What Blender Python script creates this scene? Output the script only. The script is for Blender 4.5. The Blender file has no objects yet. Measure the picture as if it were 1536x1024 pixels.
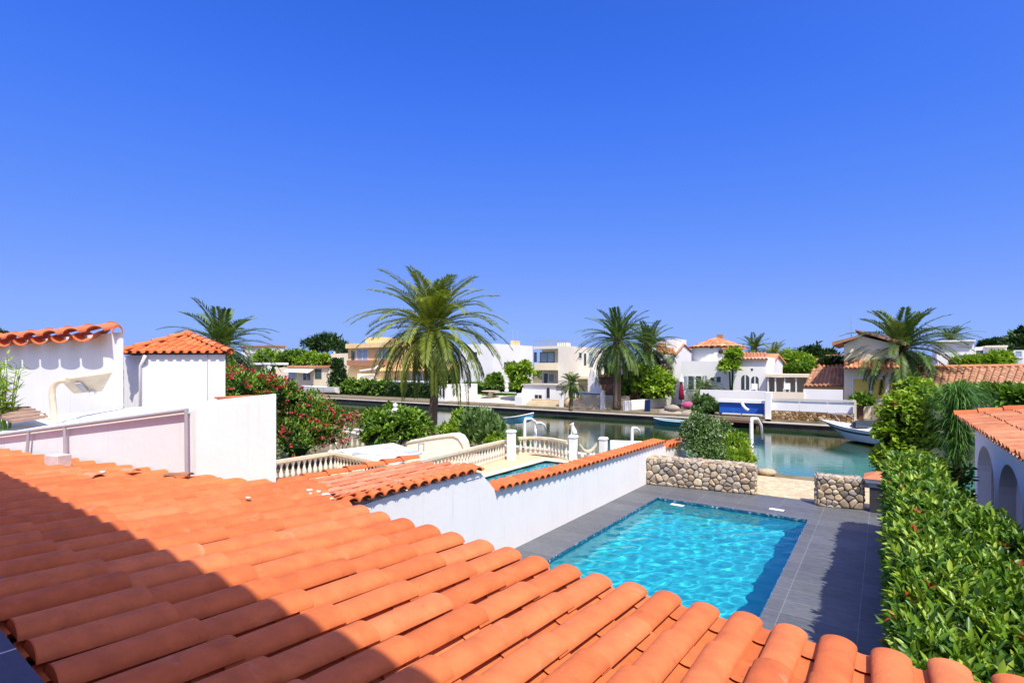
import bpy, math, random
import numpy as np
from mathutils import Vector, Matrix, noise
random.seed(7); RNG = np.random.default_rng(11)
SC = bpy.context.scene; COL = SC.collection
PI = math.pi
# ------------------------------------------------------------------ camera model (pixels of the 1536x1024 photo)
F, HZ = 780.0, 552.0
YAW = math.atan(557/780); SA, CA = math.sin(YAW), math.cos(YAW)
CZ = 4.5
CAM = Vector((0, 0, CZ))
def ray(px, py):
    u = (px-768)/F
    return Vector((-SA+u*CA, CA+u*SA, (HZ-py)/F))
def atZ(px, py, Z): return CAM + ray(px, py)*Z
def onz(px, py, z):
    r = ray(px, py); return CAM + r*((z-CZ)/r.z)
def onX(px, py, X):
    r = ray(px, py); return CAM + r*(X/r.x)
def onY(px, py, Y):
    r = ray(px, py); return CAM + r*(Y/r.y)
# ------------------------------------------------------------------ scene objects
def empty(name, label, cat, loc=(0, 0, 0), group=None):
    o = bpy.data.objects.new(name, None); COL.objects.link(o)
    o.location = loc; o.empty_display_size = .2
    return tag(o, label, cat, group)
def tag(o, label=None, cat=None, group=None, kind=None):
    if label: o['label'] = label
    if cat: o['category'] = cat
    if group: o['group'] = group
    if kind: o['kind'] = kind
    return o
class MB:
    def __init__(s): s.v = []; s.f = []; s.t = []; s.m = []; s.cm = 0
    def add(s, vs, fs, tone=.5):
        b = len(s.v); s.v += [tuple(p) for p in vs]
        for f in fs: s.f.append(tuple(i+b for i in f)); s.t.append(tone); s.m.append(s.cm)
    def quad(s, a, b, c, d, tone=.5): s.add([a, b, c, d], [(0, 1, 2, 3)], tone)
    def hexa(s, p, tone=.5):   # 8 corners: bottom ring 0-3 ccw, top ring 4-7
        s.add(p, [(3, 2, 1, 0), (4, 5, 6, 7), (0, 1, 5, 4), (1, 2, 6, 5), (2, 3, 7, 6), (3, 0, 4, 7)], tone)
    def box(s, x0, x1, y0, y1, z0, z1, tone=.5):
        if x0 > x1: x0, x1 = x1, x0
        if y0 > y1: y0, y1 = y1, y0
        if z0 > z1: z0, z1 = z1, z0
        s.hexa([(x0, y0, z0), (x1, y0, z0), (x1, y1, z0), (x0, y1, z0), (x0, y0, z1), (x1, y0, z1), (x1, y1, z1), (x0, y1, z1)], tone)
    def obox(s, c, sx, sy, sz, rz=0, tone=.5):   # centre-bottom box turned by rz
        cx, cy, cz = c; co, si = math.cos(rz), math.sin(rz); p = []
        for z in (cz, cz+sz):
            for a, b in ((-.5, -.5), (.5, -.5), (.5, .5), (-.5, .5)):
                p.append((cx+a*sx*co-b*sy*si, cy+a*sx*si+b*sy*co, z))
        s.hexa(p, tone)
    def wallseg(s, a, b, th, za0, za1, zb0=None, zb1=None, tone=.5):   # wall from a to b (xy), thickness to the left of a->b
        zb0 = za0 if zb0 is None else zb0; zb1 = za1 if zb1 is None else zb1
        a = Vector(a[:2]); b = Vector(b[:2]); d = (b-a).normalized(); n = Vector((-d.y, d.x))*th
        s.hexa([(a.x, a.y, za0), (b.x, b.y, zb0), (b.x+n.x, b.y+n.y, zb0), (a.x+n.x, a.y+n.y, za0),
                (a.x, a.y, za1), (b.x, b.y, zb1), (b.x+n.x, b.y+n.y, zb1), (a.x+n.x, a.y+n.y, za1)], tone)
    def prism(s, poly, off, tone=.5):            # polygon (3-D points) swept by vector off, capped
        n = len(poly); off = Vector(off); P = [Vector(p) for p in poly]
        Q = [p+off for p in P]
        fs = [tuple(range(n))[::-1], tuple(range(n, 2*n))]+[(i, (i+1) % n, n+(i+1) % n, n+i) for i in range(n)]
        s.add(P+Q, fs, tone)
    def tube(s, path, r, n=8, tone=.5, caps=True):
        path = [Vector(p) for p in path]; k = len(path)
        rs = r if isinstance(r, (list, tuple)) else [r]*k
        vs = []; u = None
        for i, p in enumerate(path):
            d = (path[min(i+1, k-1)]-path[max(i-1, 0)]).normalized()
            if u is None: u = d.cross(Vector((0, 0, 1)) if abs(d.z) < .95 else Vector((1, 0, 0)))
            else: u = u-d*u.dot(d)
            u.normalize(); w = d.cross(u).normalized()
            for j in range(n):
                a = 2*PI*j/n; vs.append(p+(u*math.cos(a)+w*math.sin(a))*rs[i])
        fs = [(i*n+j, i*n+(j+1) % n, (i+1)*n+(j+1) % n, (i+1)*n+j) for i in range(k-1) for j in range(n)]
        if caps: fs += [tuple(range(n))[::-1], tuple((k-1)*n+j for j in range(n))]
        s.add(vs, fs, tone)
    def lathe(s, c, prof, n=12, tone=.5):        # prof: (r, z)
        vs = [(c[0]+r*math.cos(2*PI*j/n), c[1]+r*math.sin(2*PI*j/n), c[2]+z) for r, z in prof for j in range(n)]
        k = len(prof)
        fs = [(i*n+j, i*n+(j+1) % n, (i+1)*n+(j+1) % n, (i+1)*n+j) for i in range(k-1) for j in range(n)]
        fs += [tuple(range(n))[::-1], tuple((k-1)*n+j for j in range(n))]
        s.add(vs, fs, tone)
    def blob(s, c, r, n=8, tone=.5, jit=.0):
        rx, ry, rz = (r, r, r) if not isinstance(r, (tuple, list)) else r
        prof = []; m = max(4, n//2)
        vs = []; 
        for i in range(m+1):
            th = PI*i/m
            for j in range(n):
                a = 2*PI*j/n; k = 1+random.uniform(-jit, jit)
                vs.append((c[0]+rx*k*math.sin(th)*math.cos(a), c[1]+ry*k*math.sin(th)*math.sin(a), c[2]-rz*k*math.cos(th)))
        fs = [(i*n+j, i*n+(j+1) % n, (i+1)*n+(j+1) % n, (i+1)*n+j) for i in range(m) for j in range(n)]
        s.add(vs, fs, tone)
    def build(s, name, mat, parent=None, smooth=False, bevel=0, origin=None, auto=None, seg=2):
        me = bpy.data.meshes.new(name)
        o = bpy.data.objects.new(name, me); COL.objects.link(o)
        if parent is not None:
            o.parent = parent; off = wloc(parent)
        else:
            if origin is None:
                a = np.array(s.v); lo, hi = a.min(0), a.max(0)
                origin = ((lo[0]+hi[0])/2, (lo[1]+hi[1])/2, lo[2])
            o.location = origin; off = Vector(origin)
        V = np.array(s.v, dtype=np.float64)-np.array(off)
        me.from_pydata(V.tolist(), [], s.f)
        mats = mat if isinstance(mat, (list, tuple)) else [mat]
        for q in mats: me.materials.append(q)
        if len(mats) > 1: me.polygons.foreach_set('material_index', s.m)
        at = me.attributes.new('tone', 'FLOAT', 'FACE'); at.data.foreach_set('value', np.array(s.t, dtype=np.float32))
        if smooth: me.polygons.foreach_set('use_smooth', [True]*len(s.f))
        me.update()
        if smooth and auto: 
            try: me.set_sharp_from_angle(angle=math.radians(auto))
            except Exception: pass
        if bevel:
            md = o.modifiers.new('bevel', 'BEVEL'); md.width = bevel; md.segments = seg; md.limit_method = 'ANGLE'; md.angle_limit = .6
        return o
def wloc(o):
    v = Vector((0, 0, 0))
    while o is not None: v = v+o.location; o = o.parent
    return v
def np_mesh(name, V, faces_flat, nper, tone, mat, parent=None, origin=(0, 0, 0), smooth=False):
    me = bpy.data.meshes.new(name); o = bpy.data.objects.new(name, me); COL.objects.link(o)
    if parent is not None: o.parent = parent; off = np.array(wloc(parent))
    else: o.location = origin; off = np.array(origin)
    V = (V-off).astype(np.float32); nf = len(faces_flat)//nper
    me.vertices.add(len(V)); me.vertices.foreach_set('co', V.ravel())
    me.loops.add(len(faces_flat)); me.loops.foreach_set('vertex_index', faces_flat.astype(np.int32))
    me.polygons.add(nf); me.polygons.foreach_set('loop_start', np.arange(0, nf*nper, nper, dtype=np.int32))
    try: me.polygons.foreach_set('loop_total', np.full(nf, nper, dtype=np.int32))
    except Exception: pass
    at = me.attributes.new('tone', 'FLOAT', 'FACE'); at.data.foreach_set('value', tone.astype(np.float32))
    if smooth: me.polygons.foreach_set('use_smooth', np.ones(nf, dtype=bool))
    me.materials.append(mat); me.update(calc_edges=True); me.validate()
    return o
# ------------------------------------------------------------------ materials
def new_mat(name):
    m = bpy.data.materials.new(name); m.use_nodes = True
    nt = m.node_tree; nt.nodes.clear()
    out = nt.nodes.new('ShaderNodeOutputMaterial')
    return m, nt, out
def nd(nt, typ, **kw):
    n = nt.nodes.new(typ)
    for k, v in kw.items():
        if k in n.inputs: n.inputs[k].default_value = v
        else: setattr(n, k, v)
    return n
def c4(c): return (c[0], c[1], c[2], 1)
def ramp(nt, fac, stops):
    r = nt.nodes.new('ShaderNodeValToRGB'); e = r.color_ramp.elements
    e[0].position, e[0].color = stops[0][0], c4(stops[0][1])
    e[1].position, e[1].color = stops[-1][0], c4(stops[-1][1])
    for p, c in stops[1:-1]:
        q = e.new(p); q.color = c4(c)
    nt.links.new(fac, r.inputs[0]); return r.outputs[0]
def mixc(nt, fac, a, b, blend='MIX'):
    m = nt.nodes.new('ShaderNodeMix'); m.data_type = 'RGBA'; m.blend_type = blend
    for s, val in ((0, fac), (6, a), (7, b)):
        if hasattr(val, 'is_linked'): nt.links.new(val, m.inputs[s])
        else: m.inputs[s].default_value = val if s == 0 else c4(val)
    return m.outputs[2]
def principled(nt, out, col, rough=.6, spec=.3, bump=None, bstr=.2, bdist=.01, metallic=0):
    b = nt.nodes.new('ShaderNodeBsdfPrincipled')
    if hasattr(col, 'is_linked'): nt.links.new(col, b.inputs['Base Color'])
    else: b.inputs['Base Color'].default_value = c4(col)
    if hasattr(rough, 'is_linked'): nt.links.new(rough, b.inputs['Roughness'])
    else: b.inputs['Roughness'].default_value = rough
    b.inputs['Specular IOR Level'].default_value = spec; b.inputs['Metallic'].default_value = metallic
    if bump is not None:
        bp = nd(nt, 'ShaderNodeBump', Strength=bstr, Distance=bdist); nt.links.new(bump, bp.inputs['Height'])
        nt.links.new(bp.outputs[0], b.inputs['Normal'])
    nt.links.new(b.outputs[0], out.inputs[0]); return b
def coords(nt, scale=(1, 1, 1)):
    g = nt.nodes.new('ShaderNodeNewGeometry'); mp = nd(nt, 'ShaderNodeMapping'); mp.inputs['Scale'].default_value = scale
    nt.links.new(g.outputs['Position'], mp.inputs[0]); return mp.outputs[0]
def noisetex(nt, vec, scale, detail=4, rough=.55, dist=0):
    n = nd(nt, 'ShaderNodeTexNoise', Scale=scale, Detail=detail, Roughness=rough, Distortion=dist)
    nt.links.new(vec, n.inputs['Vector']); return n.outputs['Fac']
def attr(nt, name='tone'):
    a = nt.nodes.new('ShaderNodeAttribute'); a.attribute_name = name; return a.outputs['Fac']
def mat_plain(name, col, rough=.6, spec=.3, var=.12, scale=3, bump=.0, bscale=40, metallic=0, stain=None, stain_amt=.3, stretch=(1, 1, 1)):
    m, nt, out = new_mat(name); v = coords(nt, stretch)
    n = noisetex(nt, v, scale, 5)
    lo = [c*(1-var) for c in col]; hi = [min(1, c*(1+var)) for c in col]
    c = ramp(nt, n, [(.3, lo), (.7, hi)])
    if stain:
        n2 = noisetex(nt, v, scale*.45+.3, 6, .65, .4)
        f = ramp(nt, n2, [(.52, (0, 0, 0)), (.72, (stain_amt,)*3)])
        c = mixc(nt, f, c, stain)
    principled(nt, out, c, rough, spec, noisetex(nt, v, bscale, 3) if bump else None, bump, .01, metallic)
    return m
def mat_leaf(name, stops, trans=.3, rough=.45, spec=.35):
    m, nt, out = new_mat(name)
    c = ramp(nt, attr(nt), stops)
    b = nt.nodes.new('ShaderNodeBsdfPrincipled'); nt.links.new(c, b.inputs['Base Color'])
    b.inputs['Roughness'].default_value = rough; b.inputs['Specular IOR Level'].default_value = spec
    t = nt.nodes.new('ShaderNodeBsdfTranslucent')
    tc = mixc(nt, 1.0, c, (1.0, 1.0, .45), 'MULTIPLY'); nt.links.new(tc, t.inputs[0])
    mx = nt.nodes.new('ShaderNodeMixShader'); mx.inputs[0].default_value = trans
    nt.links.new(b.outputs[0], mx.inputs[1]); nt.links.new(t.outputs[0], mx.inputs[2]); nt.links.new(mx.outputs[0], out.inputs[0])
    return m
def mat_tone(name, stops, rough=.6, spec=.3, nscale=6, namt=.25, bump=0, bscale=40, spots=None):
    m, nt, out = new_mat(name); v = coords(nt)
    c = ramp(nt, attr(nt), stops)
    n = noisetex(nt, v, nscale, 6, .6)
    d = ramp(nt, n, [(.3, (1-namt,)*3), (.7, (1+namt*.6,)*3)])
    c = mixc(nt, 1.0, c, d, 'MULTIPLY')
    if spots:
        n2 = noisetex(nt, v, spots[1], 5, .7, .5)
        f = ramp(nt, n2, [(spots[2], (0, 0, 0)), (spots[2]+.12, (spots[3],)*3)])
        c = mixc(nt, f, c, spots[0])
    if bump:
        n3 = noisetex(nt, v, 13, 6, .75, .3); f3 = ramp(nt, n3, [(.60, (0, 0, 0)), (.70, (.5,)*3)]); c = mixc(nt, f3, c, mixc(nt, 1.0, c, (.55, .5, .5), 'MULTIPLY'))
        n4 = noisetex(nt, v, 24, 4, .8); f4 = ramp(nt, n4, [(.70, (0, 0, 0)), (.76, (.55,)*3)]); c = mixc(nt, f4, c, (.72, .60, .50))
    principled(nt, out, c, rough, spec, noisetex(nt, v, bscale, 4) if bump else None, bump, .01)
    return m
# ------------------------------------------------------------------ foliage
def unit(a): return a/np.maximum(np.linalg.norm(a, axis=1, keepdims=True), 1e-9)
def leaves(name, P, D, N, L, W, tone, mat, parent=None, wide=False, fold=.25):
    """leaf blades: base P, direction D, face normal N; folded along the midrib"""
    n = len(P); D = unit(D); S = unit(np.cross(D, N)); N = unit(np.cross(S, D))
    L = np.broadcast_to(np.asarray(L, float), (n,))[:, None]; W = np.broadcast_to(np.asarray(W, float), (n,))[:, None]
    if wide:
        b = P; t = P+D*L-N*L*.10
        l1 = P+D*L*.33+S*W*.5+N*W*fold; l2 = P+D*L*.68+S*W*.42+N*(W*fold-L*.04)
        r1 = P+D*L*.33-S*W*.5+N*W*fold; r2 = P+D*L*.68-S*W*.42+N*(W*fold-L*.04)
        V = np.stack([b, l1, l2, t, r2, r1], 1).reshape(-1, 3)
        f = np.array([0, 1, 2, 3, 0, 3, 4, 5])
        F_ = (np.arange(n)[:, None]*6+f[None]).ravel(); tt = np.repeat(tone, 2)
        return np_mesh(name, V, F_, 4, tt, mat, parent)
    b = P; t = P+D*L; l = P+D*L*.45+S*W*.5+N*W*fold; r = P+D*L*.45-S*W*.5+N*W*fold
    V = np.stack([b, l, t, r], 1).reshape(-1, 3)
    f = np.array([0, 1, 2, 0, 2, 3])
    F_ = (np.arange(n)[:, None]*4+f[None]).ravel(); tt = np.repeat(tone, 2)
    return np_mesh(name, V, F_, 3, tt, mat, parent)
def rnd_dir(n):
    v = RNG.normal(size=(n, 3)); return unit(v)
def bush_leaves(name, blobs, n, L, W, mat, parent=None, clump=14, up=.35, spread=.16, tone0=.5, wide=False, shell=.62, flat_bottom=True, gap=0.0):
    """leaf clumps over a set of ellipsoids (centre, (rx,ry,rz))"""
    w = np.array([b[1][0]*b[1][1]+b[1][0]*b[1][2]+b[1][1]*b[1][2] for b in blobs]); w = w/w.sum()
    nc = max(6, n//clump)
    which = RNG.choice(len(blobs), nc, p=w)
    C = np.array([b[0] for b in blobs], float)[which]; R = np.array([b[1] for b in blobs], float)[which]
    d = rnd_dir(nc)
    if flat_bottom: d[:, 2] = np.where(d[:, 2] < -.35, -d[:, 2], d[:, 2])
    rr = shell+(1-shell)*RNG.random(nc)**.6
    rr *= 1+RNG.normal(0, .09, nc)
    cp = C+d*R*rr[:, None]
    ct = tone0+RNG.normal(0, .16, nc)
    k = np.repeat(np.arange(nc), clump)
    m = len(k)
    sp = spread*R[k].mean(1, keepdims=True)
    P = cp[k]+RNG.normal(size=(m, 3))*sp*.6
    dirs = unit(d[k]*.7+rnd_dir(m)*.9+np.array([0, 0, up]))
    N = unit(np.array([0, 0, 1.])+d[k]*.5+rnd_dir(m)*.5)
    ls = L*(.65+.7*RNG.random(m))
    return leaves(name, P, dirs, N, ls, ls*W/L, np.clip(ct[k]+RNG.normal(0, .1, m), 0, 1), mat, parent, wide)
def palm_fronds(o, n, length, e0, e1, droop, leaf, wleaf, nleaf=34, rise=0.0, seed=1, fullness=1.0, curl=.9):
    """fronds from crown centre o; elevation falls from e1 (young, upright) to e0 (old, hanging). returns arrays for leaf blades + rachis MB"""
    rn = random.Random(seed); P = []; D = []; N = []; L = []; W = []; T = []; mb = MB()
    for i in range(n):
        q = (i+.5)/n; az = i*2.39996+rn.uniform(-.25, .25)
        el = math.radians(e1+(e0-e1)*q**fullness+rn.uniform(-7, 7)); ln = length*(.82+.3*rn.random())*(.75+.25*min(1, q*2.2))
        hd = Vector((math.cos(az), math.sin(az), 0)); p = Vector(o)+hd*.12*length*.2+Vector((0, 0, rise*(1-q)))
        ang = el; seg = 12; pts = [p.copy()]; tang = []
        for s in range(seg):
            t = (s+1)/seg
            ang = el-math.radians(droop)*(t**1.35)*(1.0 if el < .9 else .72)
            ang = max(ang, -1.5)
            dv = hd*math.cos(ang)+Vector((0, 0, math.sin(ang))); p = p+dv*(ln/seg); pts.append(p.copy()); tang.append(dv)
        tang.append(tang[-1])
        mb.tube(pts[:9], [.028*length/4*(1-.07*k) for k in range(9)], 3, .35+.3*rn.random(), caps=False)
        tone = .5+rn.uniform(-.2, .2)-(.12 if q > .8 else 0)
        side = Vector((-hd.y, hd.x, 0))
        for k in range(nleaf):
            t = .14+.86*(k+.5)/nleaf; x = t*seg; a = min(int(x), seg-1); fpos = pts[a].lerp(pts[a+1], x-a); tv = tang[a]
            upv = side.cross(tv); 
            if upv.z < 0 and ang > -1.2: upv = -upv
            ll = leaf*math.sin(PI*(.14+.76*t))**.6*(.85+.3*rn.random())
            for sg in (-1, 1):
                dv = (tv*(.70+.35*t)+side*sg*(1.0-.25*t)+upv*(.34-.1*t)+Vector((0, 0, -curl*.42*(.4+t)))+Vector((rn.uniform(-.1, .1), rn.uniform(-.1, .1), rn.uniform(-.12, .12)))).normalized()
                P.append(fpos); D.append(dv); N.append(upv+side*sg*.3); L.append(ll); W.append(wleaf); T.append(min(1, max(0, tone+rn.uniform(-.12, .12))))
    return np.array(P), np.array(D), np.array(N), np.array(L), np.array(W), np.array(T), mb
SKY_AIR, SKY_DUST, SKY_OZ, SKY_STR, EXPO = 1.0, 0.0, 10.0, .1, .5
POOL_COL = (.04, .52, .60); POOL_AMP = .0021

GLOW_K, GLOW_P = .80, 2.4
# ------------------------------------------------------------------ camera, sun, sky
cam = bpy.data.objects.new('camera', bpy.data.cameras.new('camera')); COL.objects.link(cam); SC.camera = cam
cam.location = CAM; cam.rotation_euler = (PI/2, 0, YAW)
cam.data.sensor_width = 36; cam.data.lens = F/1536*36; cam.data.shift_y = (HZ-512)/1536
cam.data.clip_start = .05; cam.data.clip_end = 9000
SUN_EL, SUN_T = math.radians(57), math.radians(40)
SUN = Vector((math.cos(SUN_EL)*math.cos(SUN_T), -math.cos(SUN_EL)*math.sin(SUN_T), math.sin(SUN_EL)))
sl = bpy.data.lights.new('sun', 'SUN'); sl.energy = 4.3; sl.angle = math.radians(.53); sl.color = (1.0, .94, .84)
so = bpy.data.objects.new('sun', sl); COL.objects.link(so); so.location = (30, -20, 40)
so.rotation_euler = SUN.to_track_quat('Z', 'Y').to_euler()
W = bpy.data.worlds.new("World"); SC.world = W; W.use_nodes = True
wt = W.node_tree; bg = wt.nodes['Background']
sky = wt.nodes.new('ShaderNodeTexSky'); sky.sky_type = 'NISHITA'; sky.sun_disc = False
sky.sun_elevation = SUN_EL; sky.sun_rotation = math.atan2(SUN.x, SUN.y)
sky.altitude = 0; sky.air_density = SKY_AIR; sky.dust_density = SKY_DUST; sky.ozone_density = SKY_OZ
# exposure-normalised sky, graded towards the photograph's deep polarised blue
SG = 2.0**EXPO
sky.altitude = 3000
vm = wt.nodes.new('ShaderNodeVectorMath'); vm.operation = 'SCALE'; vm.inputs['Scale'].default_value = .1
cvn = wt.nodes.new('ShaderNodeRGBCurve')
for ci, pts_ in enumerate(([(0, 0), (.038, .034), (.049, .055), (.078, .112), (.152, .215), (.222, .265), (.439, .31), (.7, .36), (1, .6)],
                           [(0, 0), (.085, .145), (.11, .195), (.175, .28), (.328, .395), (.447, .45), (.689, .48), (.85, .5), (1, .7)],
                           [(0, 0), (.1, .45), (.217, .76), (.273, .9), (.415, .97), (.672, 1.0), (.9, 1.0), (1, 1.0)])):
    cu = cvn.mapping.curves[ci]
    for k_, (x_, y_) in enumerate(pts_):
        y_ = min(1, y_/SG)
        if k_ == 0: cu.points[0].location = (x_, y_)
        elif k_ == len(pts_)-1: cu.points[-1].location = (x_, y_)
        else: cu.points.new(x_, y_)
cvn.mapping.update()
vm2 = wt.nodes.new('ShaderNodeVectorMath'); vm2.operation = 'SCALE'; vm2.inputs['Scale'].default_value = 1/SKY_STR
wt.links.new(sky.outputs[0], vm.inputs[0]); wt.links.new(vm.outputs[0], cvn.inputs['Color']); wt.links.new(cvn.outputs[0], vm2.inputs[0])
# warm sky glow added round the sun to lift the shade, falling off with angle
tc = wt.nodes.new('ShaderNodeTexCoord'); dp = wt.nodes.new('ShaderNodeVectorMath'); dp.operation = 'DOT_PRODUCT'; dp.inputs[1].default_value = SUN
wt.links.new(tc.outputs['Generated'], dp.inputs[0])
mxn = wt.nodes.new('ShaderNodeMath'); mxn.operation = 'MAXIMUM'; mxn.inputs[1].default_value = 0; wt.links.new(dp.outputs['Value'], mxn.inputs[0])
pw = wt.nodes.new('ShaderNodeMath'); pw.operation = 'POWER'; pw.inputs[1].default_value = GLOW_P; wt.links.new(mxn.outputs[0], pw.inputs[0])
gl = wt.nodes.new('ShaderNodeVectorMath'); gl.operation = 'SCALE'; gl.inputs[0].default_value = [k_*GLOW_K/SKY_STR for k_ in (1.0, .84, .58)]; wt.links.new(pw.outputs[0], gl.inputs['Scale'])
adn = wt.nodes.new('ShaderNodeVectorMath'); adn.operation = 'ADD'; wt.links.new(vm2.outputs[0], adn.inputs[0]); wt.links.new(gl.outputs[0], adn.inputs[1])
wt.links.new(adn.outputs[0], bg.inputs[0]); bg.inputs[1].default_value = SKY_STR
SC.view_settings.view_transform = 'Standard'; SC.view_settings.look = 'None'
SC.view_settings.exposure = EXPO; SC.view_settings.gamma = 1; SC.view_settings.use_curve_mapping = False
try:
    SC.cycles.max_bounces = 10; SC.cycles.transparent_max_bounces = 12; SC.cycles.caustics_refractive = True; SC.cycles.caustics_reflective = False
    SC.cycles.sample_clamp_indirect = 6; SC.cycles.use_denoising = True
except Exception: pass
# ------------------------------------------------------------------ shared materials
M = {}
def stucco_mat(name, col, streak):
    m, nt, out = new_mat(name); v = coords(nt)
    n = noisetex(nt, v, 1.1, 6, .6); c = ramp(nt, n, [(.3, [k*.95 for k in col]), (.7, col)])
    st = noisetex(nt, coords(nt, (5, 5, .35)), 1.6, 5, .7, .3); f = ramp(nt, st, [(.54, (0, 0, 0)), (.76, (.48,)*3)]); c = mixc(nt, f, c, streak)
    bl = noisetex(nt, v, .55, 6, .7, .8); f2 = ramp(nt, bl, [(.56, (0, 0, 0)), (.75, (.25,)*3)]); c = mixc(nt, f2, c, [k*.9 for k in streak])
    h1 = noisetex(nt, v, 9, 5, .6); h2 = noisetex(nt, v, 60, 3); ad = nd(nt, 'ShaderNodeMath', operation='MULTIPLY_ADD'); nt.links.new(h2, ad.inputs[0]); ad.inputs[1].default_value = .35; nt.links.new(h1, ad.inputs[2])
    principled(nt, out, c, .88, .15, ad.outputs[0], .3, .012); return m
M['stucco'] = stucco_mat('white_stucco', (.81, .80, .785), (.60, .585, .555))
M['stucco_bounce_offset'] = stucco_mat('bounce_offset_stucco', (.73, .80, .805), (.58, .62, .62))  # white stucco tinted bluish in its colour to offset pink roof bounce
M['stucco_old'] = mat_plain('white_stucco', (.80, .79, .78), .85, .15, .035, 1.3, .25, 55, stain=(.66, .65, .63), stain_amt=.22)
M['stucco_far'] = mat_plain('white_render', (.78, .77, .75), .85, .1, .04, .5, .1, 20, stain=(.62, .60, .56), stain_amt=.25)
M['stucco_cream'] = mat_plain('cream_render', (.78, .68, .50), .85, .1, .05, .5, .1, 20, stain=(.6, .5, .36), stain_amt=.3)
M['stucco_ochre'] = mat_plain('ochre_render', (.74, .52, .25), .85, .1, .06, .6, .1, 20, stain=(.6, .4, .2), stain_amt=.3)
M['grey_render'] = mat_plain('grey_render', (.52, .52, .51), .85, .1, .05, .8, .1, 20)
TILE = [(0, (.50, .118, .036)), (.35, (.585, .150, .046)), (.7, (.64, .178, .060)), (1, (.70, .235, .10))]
M['tile'] = mat_tone('terracotta_tile', TILE, .72, .25, 6, .2, .35, 45, ((.72, .44, .32), 3.1, .62, .26))
M['tile_dusty'] = mat_tone('dusty_terracotta', [(0, (.54, .15, .07)), (.5, (.62, .20, .10)), (1, (.70, .29, .17))], .75, .2, 5, .2, .3, 40, ((.76, .5, .38), 1.5, .55, .4))
M['tile_brown'] = mat_tone('weathered_tile', [(0, (.30, .14, .075)), (.5, (.42, .215, .12)), (1, (.56, .33, .20))], .8, .15, 2, .35, .2, 30, ((.25, .17, .11), .8, .55, .5))
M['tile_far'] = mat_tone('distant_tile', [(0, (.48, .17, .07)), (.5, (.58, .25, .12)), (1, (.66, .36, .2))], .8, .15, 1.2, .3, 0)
M['mortar'] = mat_plain('lime_mortar', (.62, .58, .52), .9, .1, .15, 9, .4, 60)
M['pan_bed'] = mat_plain('shade_dark_bed', (.16, .075, .04), .9, .1, .2, 6)  # bed colour darkened to stand for shade in the deep tile gaps
M['grey_metal'] = mat_plain('grey_painted_steel', (.36, .36, .39), .42, .5, .05, 4)
M['cream_paint'] = mat_plain('cream_painted_steel', (.66, .58, .42), .45, .4, .08, 6, stain=(.4, .3, .18), stain_amt=.35)
M['white_paint'] = mat_plain('white_paint', (.80, .80, .79), .4, .4, .03, 3)
M['brown_panel'] = mat_plain('faded_brown_slats', (.30, .20, .15), .6, .3, .15, 8)
M['dark'] = mat_plain('dark_void', (.03, .03, .032), .6, .3, .1, 3)
M['charcoal'] = mat_plain('charcoal_paint', (.045, .045, .05), .5, .4, .15, 5)
M['wood_dark'] = mat_plain('dark_timber', (.16, .085, .05), .6, .3, .2, 5)
def slate_mat(name, base, var, grout, gw, size, off=(0, 0)):
    m, nt, out = new_mat(name); v = coords(nt)
    mp = nd(nt, 'ShaderNodeMapping'); mp.inputs['Location'].default_value = (off[0], off[1], 0); nt.links.new(v, mp.inputs[0])
    br = nd(nt, 'ShaderNodeTexBrick', Scale=1.0); br.offset = 0; br.squash = 1
    br.inputs['Mortar Size'].default_value = gw; br.inputs['Mortar Smooth'].default_value = .3
    br.inputs['Brick Width'].default_value = size[0]; br.inputs['Row Height'].default_value = size[1]
    br.inputs['Color1'].default_value = c4([c*.88 for c in base]); br.inputs['Color2'].default_value = c4([c*1.14 for c in base]); br.inputs['Mortar'].default_value = c4(grout)
    nt.links.new(mp.outputs[0], br.inputs['Vector'])
    n = noisetex(nt, coords(nt, (1.5, 6, 1)), 3, 7, .7, .6)
    d = ramp(nt, n, [(.28, (1-var,)*3), (.72, (1+var,)*3)])
    c = mixc(nt, 1.0, br.outputs['Color'], d, 'MULTIPLY')
    n2 = noisetex(nt, v, 1.1, 5, .6)
    r = ramp(nt, n2, [(.3, (.45,)*3), (.7, (.66,)*3)])
    principled(nt, out, c, r, .35, noisetex(nt, v, 22, 5), .12, .01)
    return m
M['slate'] = slate_mat('slate_paving', (.108, .114, .124), .32, (.22, .222, .23), .006, (1.2, .6), (.35, .1))
M['terrace_tile'] = slate_mat('navy_terrace_tile', (.065, .075, .115), .18, (.62, .62, .62), .009, (.62, .62), (.12, .30))
def mat_blue_glaze():
    return mat_plain('blue_glaze', (.02, .06, .35), .15, .6, .1, 5)
M['blue_glaze'] = mat_blue_glaze()
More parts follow.
